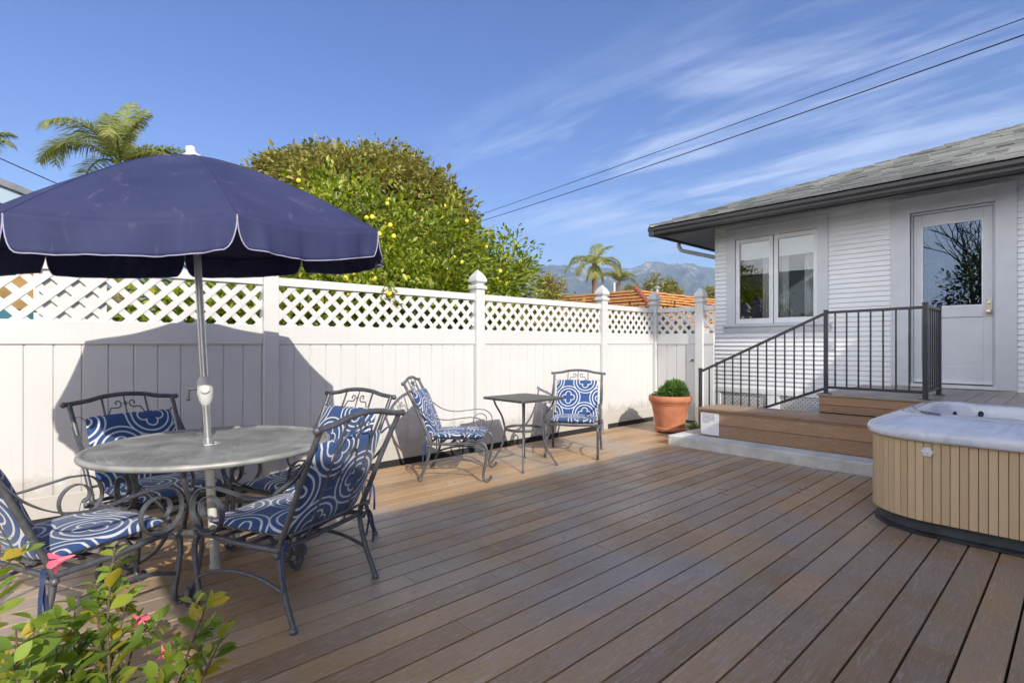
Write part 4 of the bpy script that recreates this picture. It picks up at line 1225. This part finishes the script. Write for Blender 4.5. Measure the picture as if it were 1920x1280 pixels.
# large dense tree behind
ft = thing('canopy_tree', 'large dense olive-green tree rising behind the citrus tree', 'tree', (6.5,13,-.25))
cs = [(tuple(at(a, b_, 14)), r_) for a, b_, r_ in ((690,395,(2.35,2.2,1.42)), (788,440,(1.25,1.6,1.5)), (580,400,(1.15,1.3,1.45)), (600,348,(1.35,1.4,.86)), (740,372,(1.4,1.4,.95)), (640,480,(2.2,2,1.6)), (535,338,(.75,.8,.58)))]
V, Fq = crown(cs, 60000, .095, 21, cl=.12, per=26, shell=.88, w_=.5)
arr_obj('crown', V, Fq, M['ficus'], ft)
V, Fq = crown([(c_, (r_[0]*.86, r_[1]*.86, r_[2]*.86)) for c_, r_ in cs], 22000, .17, 23, cl=.22, per=30, shell=.75, w_=.6)
arr_obj('inner_foliage', V, Fq, M['ficus'], ft)
trunk(ft, (6.5,13,-.25), (6.5,13,2.6), .3, .2, [c_[0] for c_ in cs], M['bark'], 5)
pos = []
rs = np.random.RandomState(31)
for (a, b_) in ((520,298),(556,300),(600,296),(648,290),(690,286),(676,290),(790,303),(456,318),(500,315),(720,297)):
    pos.append(np.array(at(a, b_, 14))+rs.normal(0, .12, (190 if b_ < 300 else 110, 3))*np.array((1.2,1.2,.55)))
pos = np.concatenate(pos); V, Fq = leaves(pos, rs.normal(0,1,pos.shape), .10, rs); arr_obj('top_tufts', V, Fq, M['ficus'], ft)

# palms
def palm(name, label, base, top, r0, r1, fronds, seed, size=1., dry=False, leafl=.42, step=70, fl=1.):
    t_ = thing(name, label, 'palm tree', base)
    m_ = MB(); b_, tp = Vector(base), Vector(top)
    pts = [b_.lerp(tp, i/20) for i in range(21)]
    m_.tube(pts, [(r0+(r1-r0)*i/20)*(1+.06*(i % 2)) for i in range(21)], 12); m_.build('trunk', M['bark'], t_, smooth=True)
    rr = random.Random(seed)
    for (az, el, L_, droop) in fronds:
        L_ *= fl
        az = R(az); el = R(el); h = Vector((math.cos(az), math.sin(az), 0))
        sp_pts = []; n = 22
        p = tp.copy(); e = el
        for i in range(n+1):
            sp_pts.append(p.copy()); p = p + (h*math.cos(e)+UP*math.sin(e))*(L_/n); e -= R(droop)/n*(.5+1.2*i/n)
        m_ = MB(); m_.tube(sp_pts, [.022*size*(1-.85*i/n)+.003 for i in range(n+1)], 6)
        V = []; Fq = []
        for i in range(step):
            f_ = .1+.9*i/step; q_ = f_*n; a = int(min(n-1, q_)); c_ = sp_pts[a].lerp(sp_pts[a+1], q_-a); tg = (sp_pts[a+1]-sp_pts[a]).normalized()
            sd = tg.cross(UP); 
            if sd.length < .05: sd = Vector((-math.sin(az), math.cos(az), 0))
            sd.normalize()
            ll = leafl*size*(math.sin(math.pi*min(1, f_*.85+.12))**.6)*(.85+.3*rr.random())
            for s_ in (-1, 1):
                dv = (sd*s_*.75 + tg*.55 + UP*rr.uniform(-.25,.25)).normalized()
                wv = tg*.0065*size*1.2
                m1 = c_+dv*ll*.5 - UP*ll*.07; e1 = c_+dv*ll*.95 - UP*ll*(.16+.34*rr.random())
                k_ = len(V); V += [c_-wv, c_+wv, m1+wv*1.4, m1-wv*1.4, e1]
                Fq += [(k_,k_+1,k_+2,k_+3),(k_+3,k_+2,k_+4)]
        m_.add(V, Fq); m_.build('frond', M['palmdry'] if (dry and droop > 150) else M['palm'], t_, fix=False)
    return t_
def imdir(az_img):     # image right = 0 deg, away = 90
    return math.degrees(math.atan2(-math.cos(AZ), math.sin(AZ))) + az_img
pc_ = at(225, 290, 11.5)
palm('feather_palm', 'tall palm with long arching fronds behind the umbrella', (pc_.x, pc_.y, -.25), (pc_.x, pc_.y, pc_.z-.25), .14, .10,
     [(imdir(178), 66, 1.55, 165), (imdir(190), 48, 1.35, 120), (imdir(70), 88, 1.15, 45), (imdir(30), 87, 1.0, 50), (imdir(5), 34, 1.15, 55), (imdir(-20), 20, 1.2, 50), (imdir(150), 88, .95, 45), (imdir(100), 88, 1.2, 35), (imdir(10), 50, .85, 80), (imdir(150), 30, 1.5, 90), (imdir(60), 40, 1.5, 90), (imdir(-60), 55, 1.3, 120), (imdir(-110), 60, 1.3, 120)], 4, 1.0, leafl=.50, step=100, fl=1.42)
pc_ = at(-45, 262, 10)
palm('edge_palm', 'palm at the left edge with one frond tip in view', (pc_.x, pc_.y, -.25), (pc_.x, pc_.y, pc_.z-.1), .13, .09,
     [(imdir(5), 35, .75, 90), (imdir(-20), 10, .7, 70), (imdir(30), 60, .7, 80), (imdir(120), 50, .8, 80), (imdir(200), 50, .8, 80), (imdir(270), 50, .8, 80)], 8, .8, leafl=.3)
pc_ = at(1115, 497, 34)
palm('roof_palm', 'palm with drooping fronds standing above the orange tiled roof', (pc_.x, pc_.y, -.25), (pc_.x, pc_.y, pc_.z+.1), .24, .16,
     [(imdir(170), 50, 2.3, 150), (imdir(190), 25, 2.5, 110), (imdir(70), 78, 2.0, 60), (imdir(20), 72, 1.9, 70), (imdir(5), 28, 2.3, 120), (imdir(-10), 40, 2.4, 150), (imdir(-30), 12, 2.2, 100), (imdir(215), 10, 2.0, 100), (imdir(100), 60, 1.9, 110), (imdir(-80), 40, 1.6, 120), (imdir(-100), -20, 1.4, 90), (imdir(0), -45, 1.3, 50), (imdir(180), -50, 1.3, 40)], 5, 1.9, leafl=.36, step=60)
p_ = at(1160, 525, 42)
palm('small_palm', 'small bushy palm low behind the orange roof', (p_.x, p_.y, -.25), (p_.x, p_.y, p_.z-.2), .2, .16,
     [(imdir(k*50), 40+(k*37) % 40, 1.7, 100) for k in range(8)], 6, 1.9, leafl=.38, step=40)
for (px_, py_, t_, sz, lb) in ((1237, 530, 45, 1.4, 'round olive-brown tree behind the orange roof'), (1268, 543, 50, .8, 'small dark round tree right of the olive-brown tree'), (1335, 548, 45, 1.1, 'thin dark tree showing beside the house corner'), (1185, 540, 50, .9, 'low dark tree right of the far palm'), (1030, 530, 28, .9, 'grey-green shrub at the right end of the citrus tree')):
    c_ = at(px_, py_, t_)
    bush('far_tree', lb, 'tree', (c_.x, c_.y, -.25), [((c_.x, c_.y, c_.z-.4*sz), (.75*sz, .75*sz, .75*sz)), ((c_.x, c_.y, c_.z-1.5*sz), (.85*sz, .8*sz, .9*sz))], 2600, .20*sz, M['ficus'], int(px_), group='trees beyond the orange roof', cl=.15*sz, per=24, shell=.6)

# trees reflected in the glass, behind the camera
hd_ = thing('flowering_hedge', 'tall flowering hedge mirrored in the glass of the white door', 'hedge', (-5,2.2,-.25))
V, Fq = crown([((-5,1.2,1.8),(.8,1.1,2.1)), ((-5,2.4,1.9),(.8,.8,2.2)), ((-5,.0,1.6),(.8,1.0,1.9))], 12000, .13, 44, cl=.18, per=28)
arr_obj('crown', V, Fq, M['hedge'], hd_)
trunk(hd_, (-5,2.2,-.25), (-5,2.2,1.2), .08, .06, [(-5,1.2,2.6),(-5,2.4,2.8),(-5,.3,2.2)], M['bark'], 5)
rs = np.random.RandomState(5); pos = np.array((-4.3,1.6,2.0))+rs.normal(0,1,(220,3))*np.array((.15,.9,.5)); V, Fq = leaves(pos, rs.normal(0,1,pos.shape), .10, rs, w_=.9); arr_obj('blossom', V, Fq, M['petal'], hd_)
bt = thing('bare_tree', 'leafless tree mirrored in the glass of the white door', 'tree', (-7.5,2.4,-.25))
m_ = MB(); rr = random.Random(6)
def br(p, d_, L_, r_, dep):
    e = p + d_*L_; md = (p+e)/2 + Vector((rr.uniform(-1,1), rr.uniform(-1,1), rr.uniform(-1,1)))*L_*.08
    m_.tube([p, md, e], [r_, r_*.85, r_*.7], 6 if dep > 2 else 4)
    if dep == 0: return
    for _ in range(3 if dep > 1 else 4):
        n_ = (d_ + Vector((rr.uniform(-1,1), rr.uniform(-1,1), rr.uniform(-.45,.8)))*.75).normalized(); br(e if rr.random() < .7 else md, n_, L_*rr.uniform(.6,.85), r_*.6, dep-1)
br(Vector((-7.5,2.4,-.25)), Vector((.05,.05,1)), 2.4, .14, 5); m_.build('branches', M['twig'], bt)

# ------------------------------------------------------------------ foreground shrub
fs_ = thing('flowering_shrub', 'leafy shrub with pink trumpet flowers in the near left corner', 'shrub', (.0,1.25,0))
base = Vector((.0, 1.22, .02)); rr = random.Random(17)
tips = [(215,1025,1.40,1),(178,1095,1.36,.8),(245,1105,1.45,.6),(395,1112,1.55,1),(425,1175,1.5,.6),(330,1205,1.45,.8),(140,1130,1.30,.8),(62,1160,1.15,.8),(30,1180,1.0,.7),(2,1015,1.25,.6),(105,1215,1.2,.7),(225,1205,1.35,.8),(290,1262,1.38,.8),(380,1255,1.45,.7),(200,1275,1.25,.6),(120,1290,1.15,.6),(30,1265,1.05,.6),(260,1150,1.48,.7),(90,1175,1.28,.6),(165,1175,1.3,.7),(350,1290,1.35,.6),(60,1235,1.1,.6)]
m_ = MB(); LV = []; LD = []; flowers = []
def addleaf(p, d_, size):
    LV.append(p); LD.append((d_, size))
for (px_, py_, t_, wgt) in [q_ for i_, q_ in enumerate(tips) if i_ not in (18,)]:
    tip = at(px_, py_, t_)
    s_ = base + Vector((rr.uniform(-.08,.08), rr.uniform(-.06,.06), 0))
    m1 = s_.lerp(tip, .45) + Vector((rr.uniform(-.05,.05), rr.uniform(-.05,.05), -.04)); m2 = s_.lerp(tip, .78)+Vector((rr.uniform(-.02,.02), rr.uniform(-.02,.02), .0))
    q = bez([s_, m1, m2, tip], 8); n_ = len(q)
    m_.tube(q, [.0055*(1-.75*i/(n_-1)) for i in range(n_)], 6)
    for i in range(int(n_*.50), n_):
        p = q[i]; tg = (q[min(i+1, n_-1)]-q[i-1]).normalized()
        a = rr.random()*6.28; sd = tg.orthogonal().normalized(); sd = Matrix.Rotation(a, 3, tg) @ sd
        for k_ in (0, 1):
            if rr.random() < .2: continue
            dv = (sd*(1 if k_ else -1)*.9 + tg*.55).normalized(); addleaf(p, dv, rr.uniform(.044,.068)*(1 if i < n_-2 else .8))
        if rr.random() < .26 and i < n_-2:    # side twig
            dv = (sd + tg*.8).normalized(); L_ = rr.uniform(.04,.10); e = p+dv*L_; m_.tube([p, p+dv*L_*.5+UP*.003, e], [.0022,.0018,.001], 5)
            for c_ in (.35,.6,.8,1.):
                sd2 = Matrix.Rotation(rr.random()*6.28, 3, dv) @ dv.orthogonal().normalized()
                for k_ in (-1, 1): addleaf(p+dv*L_*c_, (sd2*k_*.8+dv*.6).normalized(), rr.uniform(.028,.044))
m_.build('stems', M['twig'], fs_, smooth=True)
m_ = MB()
for p, (d_, sz) in zip(LV, LD):
    up_ = (UP*1.0 + Vector((rr.uniform(-.5,.5), rr.uniform(-.5,.5), 0))).normalized()
    s_ = d_.cross(up_); 
    if s_.length < .1: s_ = d_.orthogonal()
    s_.normalize(); nn = s_.cross(d_)
    w_ = sz*rr.uniform(.24,.34); curl = rr.uniform(.02,.28)
    vs = []
    prof = [(0,.06),(.12,.38),(.3,.82),(.5,1.),(.7,.86),(.87,.48),(1.,.02)]
    for f_, ww in prof:
        c_ = p + d_*sz*(f_+.08) - nn*sz*curl*f_*f_
        vs += [c_ - s_*w_*ww + nn*w_*ww*.28, c_, c_ + s_*w_*ww + nn*w_*ww*.28]
    fs = []
    for i in range(len(prof)-1):
        a = i*3; fs += [(a,a+1,a+4,a+3), (a+1,a+2,a+5,a+4)]
    m_.add(vs, fs)
m_.build('leaves', M['shrub'], fs_, smooth=True, angle=180, fix=False)
for (px_, py_, t_, dx_, sc_) in ((120,1047,1.33,-1,1.15),(258,1158,1.4,.8,.9),(306,1218,1.42,.3,.7)):
    c_ = at(px_, py_, t_); ax = (RT*dx_*.8 - UP*.25 - FW*.2).normalized(); Mx = ax.to_track_quat('Z', 'Y').to_matrix().to_4x4()
    f1 = MB(); f1.lathe([(.0015*sc_,-.022*sc_),(.003*sc_,-.016*sc_),(.006*sc_,0),(.009*sc_,.008*sc_)], c_, 10, Mx, cap=False)
    for k_ in range(5):
        Mk = Matrix.Translation(c_) @ Mx @ Matrix.Rotation(R(72*k_), 4, 'Z')
        vs = [Mk @ Vector(v_) for v_ in ((.007*sc_,-.005*sc_,.006*sc_),(.007*sc_,.005*sc_,.006*sc_),(.017*sc_,.009*sc_,.018*sc_),(.017*sc_,-.009*sc_,.018*sc_),(.026*sc_,.003*sc_,.020*sc_),(.026*sc_,-.003*sc_,.020*sc_))]
        f1.add(vs, [(0,1,2,3),(3,2,4,5)])
    f1.build('flower', M['petal'], fs_, smooth=True, angle=180, fix=False)
pp = thing('planter', 'low terracotta planter holding the near shrub', 'planter', (0,1.22,0))
m_ = MB(); m_.lathe([(.12,0),(.13,.02),(.155,.14),(.17,.14),(.17,.18),(.15,.18),(.145,.15)], (0,1.22,0), 30); m_.build('pot', M['terra'], pp, smooth=True)
base_soil = MB(); base_soil.lathe([(.145,.155),(.148,.16),(.001,.165)], (0,1.22,0), 24); base_soil.build('soil', M['soil'], pp)

# ------------------------------------------------------------------ neighbouring buildings
nb = thing('neighbour_house', 'blue-grey neighbouring house with brown windows behind the lattice', 'house', (-3,7.2,-.25))
m_ = MB(); m_.box(-8,.32,7.2,7.3,-.25,2.4); m_.box(.22,.32,7.3,12,-.25,2.4); m_.build('wall', M['bluewall'], nb)
for (x0, x1) in ((-.75,.05),(-2.1,-1.3)):
    m_ = MB(); framebox(m_, 7.15, 7.2, x0, x1, .9, 2.05, .06)
    m_.v = [(b_, a, c_) for a, b_, c_ in m_.v]; wf = m_.build('window', M['paint'], nb)
    m_ = MB(); m_.box(x0+.06, x1-.06, 7.17, 7.185, 1.62, 1.99); m_.build('blind', M['brownframe'], wf)
    m_ = MB(); m_.box(x0+.06, x1-.06, 7.17, 7.185, .96, 1.61); m_.build('pane', M['teal'], wf)
    m_ = MB(); m_.box((x0+x1)/2-.02, (x0+x1)/2+.02, 7.155, 7.168, .96, 1.99); m_.build('mullion', M['paint'], wf)
m_ = MB(); m_.prism([(.62,2.46),(.62,2.52),(-4,4.10),(-8.6,2.52),(-8.6,2.46),(-4,4.03)], 'y', 6.80, 12.2); m_.build('roof', M['greyroof'], nb)
m_ = MB(); m_.prism([(.62,2.30),(.62,2.47),(-4,4.04),(-8.6,2.47),(-8.6,2.30),(-4,3.87)], 'y', 6.84, 6.88); m_.prism([(.3,2.4),(-4,3.9),(-8,2.5),(-8,2.4)], 'y', 7.2, 7.3); m_.build('gable', M['bluewall'], nb)

th_ = thing('tiled_house', 'neighbouring house with a bright orange clay tile roof', 'house', (26,20,-.25))
P0 = at(1190, 543, 25); zt_ = P0.z; x0, y0 = P0.x, P0.y
m_ = MB(); m_.box(x0-.2, x0+13, y0-.2, y0+12, -.25, zt_-2.1); m_.build('wall', M['stucco'], th_)
m_ = MB(); rr = random.Random(9)
run, drop, nr = 4.6, 2.1, 11
for i in range(nr):
    f0, f1 = i/nr, (i+1)/nr+.02
    for fac in (0, 1):
        # courses as overlapping slabs, two slopes
        a0, a1 = run*f0, run*f1; z0_, z1_ = zt_-drop*f0+.0, zt_-drop*f1+.16
        n_ = 24; LL = 13 if fac == 0 else 12
        for j in range(n_):
            s0 = -a0 if j == 0 else LL*j/n_; s1 = LL*(j+1)/n_; e0 = -a1 if j == 0 else s0
            zz0 = rr.uniform(-.012,.012)
            if fac == 0: q = [(x0+s0, y0-a0, z0_), (x0+s1-.01, y0-a0, z0_), (x0+s1-.01, y0-a1, z1_+zz0), (x0+e0, y0-a1, z1_+zz0)]
            else: q = [(x0-a0, y0+s0, z0_), (x0-a0, y0+s1-.01, z0_), (x0-a1, y0+s1-.01, z1_+zz0), (x0-a1, y0+e0, z1_+zz0)]
            vs = [Vector(v_) for v_ in q] + [Vector(v_)-UP*.08 for v_ in q]
            m_.add(vs, [(0,1,2,3),(7,6,5,4),(0,4,5,1),(1,5,6,2),(2,6,7,3),(3,7,4,0)])
m_.box(x0, x0+13, y0, y0+12, zt_-.2, zt_)
rf = m_.build('roof', M['clay'], th_)
m_ = MB(); 
for i in range(16):
    a = Vector((x0-run*i/16, y0-run*i/16, zt_-drop*i/16+.10)); b_ = Vector((x0-run*(i+1.2)/16, y0-run*(i+1.2)/16, zt_-drop*(i+1.2)/16+.12)); m_.tube([a, b_], [.10,.12], 8)
m_.build('hip_tiles', simple('dark_clay_hip', (.34,.10,.05), .85, var=.3), rf, smooth=True)
vp = at(1232, 541, 30)
m_ = MB(); m_.tube([(vp.x, vp.y, vp.z-1.0), (vp.x, vp.y, vp.z+.0)], .10, 10); m_.lathe([(.12,0),(.22,.02),(.22,.07),(.14,.12),(.10,.16)], vp, 14); m_.build('vent', simple('galvanised_vent', (.35,.36,.38), .4, .6), rf, smooth=True)
vp = at(1152, 530, 29)
m_ = MB(); m_.tube([(vp.x, vp.y, vp.z-.9), (vp.x, vp.y, vp.z)], .045, 8); m_.build('vent_pipe', M['capwhite'], rf, smooth=True)

# the main house behind the camera, whose roof shades the deck
mh = thing('main_house', 'main house behind the deck whose eave shades the boards', 'house', (2.5,-6,-.25))
m_ = MB(); m_.box(-.3, 7.4, -10, -2.1, -.25, 2.95); m_.build('wall', M['paint'], mh)
m_ = MB(); m_.prism([(-1.4,2.88),(-1.4,3.0),(-6.3,4.6),(-10.5,3.0),(-10.5,2.88)], 'x', -.75, 7.55)
m_.v = [(a, b_, c_) for a, b_, c_ in m_.v]
m_.prism([(7.56,2.9),(7.66,3.2),(7.85,3.57),(8.1,4.1),(14,4.1),(14,2.9)], 'y', -6.0, -1.4)  # unseen raised roof end, shaped to cast the slanting shade on the wall
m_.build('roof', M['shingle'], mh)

stt = thing('added_shade_tree', 'unseen slender tree added behind the main house to shade the gate', 'tree', (4.3,-11.5,-.25))  # added out of view so its crown shades the gate
V, Fq = crown([((4.15,-11.5,12.0),(.85,.7,.72)), ((4.75,-11.5,12.05),(.6,.6,.68))], 9000, .16, 77, cl=.12, per=30, shell=.4); arr_obj('crown', V, Fq, M['ficus'], stt)
trunk(stt, (4.3,-11.5,-.25), (4.3,-11.5,11.3), .12, .07, [(4.6,-11.5,12)], M['bark'], 3)
# ------------------------------------------------------------------ overhead wires
def wire(name, label, p0, p1, sag, r_):
    m_ = MB(); pts = []
    for i in range(41):
        f_ = i/40; p = Vector(p0).lerp(Vector(p1), f_); p.z -= sag*4*f_*(1-f_); pts.append(p)
    m_.tube(pts, r_, 6); o = m_.build(name, M['wire'], smooth=True); tag(o, label, 'cable', 'power lines crossing the sky')
wire('power_line', 'upper of the two black power lines crossing the sky', at(700,470,40), at(2300,-105,10.5), .15, .014)
wire('power_line', 'lower of the two black power lines, thicker, crossing the sky', at(760,457,40), at(2300,-70,10.5), .25, .019)
wire('power_line', 'short black wire at the left edge above the umbrella', at(-260,178,9), at(330,438,16), .06, .012)

# ------------------------------------------------------------------ mountains
def hills():
    n1, n2 = 420, 46
    az0, az1 = AZ-R(60), AZ+R(70)
    rs = np.random.RandomState(2)
    def fbm(u_, v_, octs, seed):
        r_ = np.random.RandomState(seed); out = 0; amp = 1.
        for k_ in range(octs):
            f_ = 2.**k_; a, b_, c_, d_ = r_.rand(4)*6.28
            th1, th2 = r_.rand(2)*3.14
            s1 = np.sin((u_*np.cos(th1)+v_*np.sin(th1))*f_*6.28+a); s2 = np.sin((u_*np.cos(th2)+v_*np.sin(th2))*f_*6.28*1.37+b_)
            out = out + amp*(1-np.abs(s1*.6+s2*.4)*1.6); amp *= .52
        return out
    A = np.linspace(az0, az1, n1)[:, None]; Dd = np.linspace(0, 1, n2)[None, :]
    dist = 1500+1500*Dd
    px = 960 + F*np.tan(np.clip(AZ-A, -1.3, 1.3))
    # ridge heights read off the photograph (elevation as tan of the angle to the horizontal axis)
    kx = [-2000, 600, 900, 1040, 1100, 1150, 1185, 1215, 1255, 1290, 1340, 1420, 1600, 1920, 4000]
    ky = [110, 135, 150, 151, 147, 147, 145, 159, 154, 154, 145, 140, 130, 120, 90]
    ridge = np.interp(px, kx, ky)/F*3000*np.cos(AZ-A)**-0*1.0
    ridge = ridge/np.cos(AZ-A)*np.cos(AZ-A)
    prof = Dd**.85
    uu = A*9; vv = Dd*1.3
    nz = fbm(uu, vv, 6, 5)
    z = ridge*prof*(1) * np.cos(AZ-A)**0
    z = z + nz*38*np.sin(np.pi*np.clip(Dd, 0, 1))**.8 - 15
    z = z + (fbm(uu*3, vv*0, 4, 8)*6)*Dd**2
    dd = dist/np.cos(AZ-A).clip(.35, 1)
    X = np.cos(A)*dd; Y = np.sin(A)*dd
    V = np.stack([X, Y, z+HC-1], -1).reshape(-1, 3)
    i, j = np.meshgrid(np.arange(n1-1), np.arange(n2-1), indexing='ij'); a = (i*n2+j).ravel()
    Fq = np.stack([a, a+1, a+n2+1, a+n2], 1)[:, ::-1]
    o = arr_obj('mountains', V, Fq, M['hill'], smooth=False)
    tag(o, 'bluish scrub covered mountains with pale rock on the horizon', 'mountains', kind='structure')
hills()
# air
hz = MB(); hz.box(-700, 4200, -1200, 4200, -1.3, 560)
m = bpy.data.materials.new('air'); m.use_nodes = True; t = m.node_tree
for x in list(t.nodes):
    if x.type != 'OUTPUT_MATERIAL': t.nodes.remove(x)
vol = t.nodes.new('ShaderNodeVolumePrincipled'); vol.inputs['Density'].default_value = .00028; vol.inputs['Color'].default_value = (.50,.70,1,1)
t.links.new(vol.outputs[0], t.nodes['Material Output'].inputs['Volume'])
tag(hz.build('haze', m), 'thin bluish air over the whole scene', 'haze', kind='stuff')
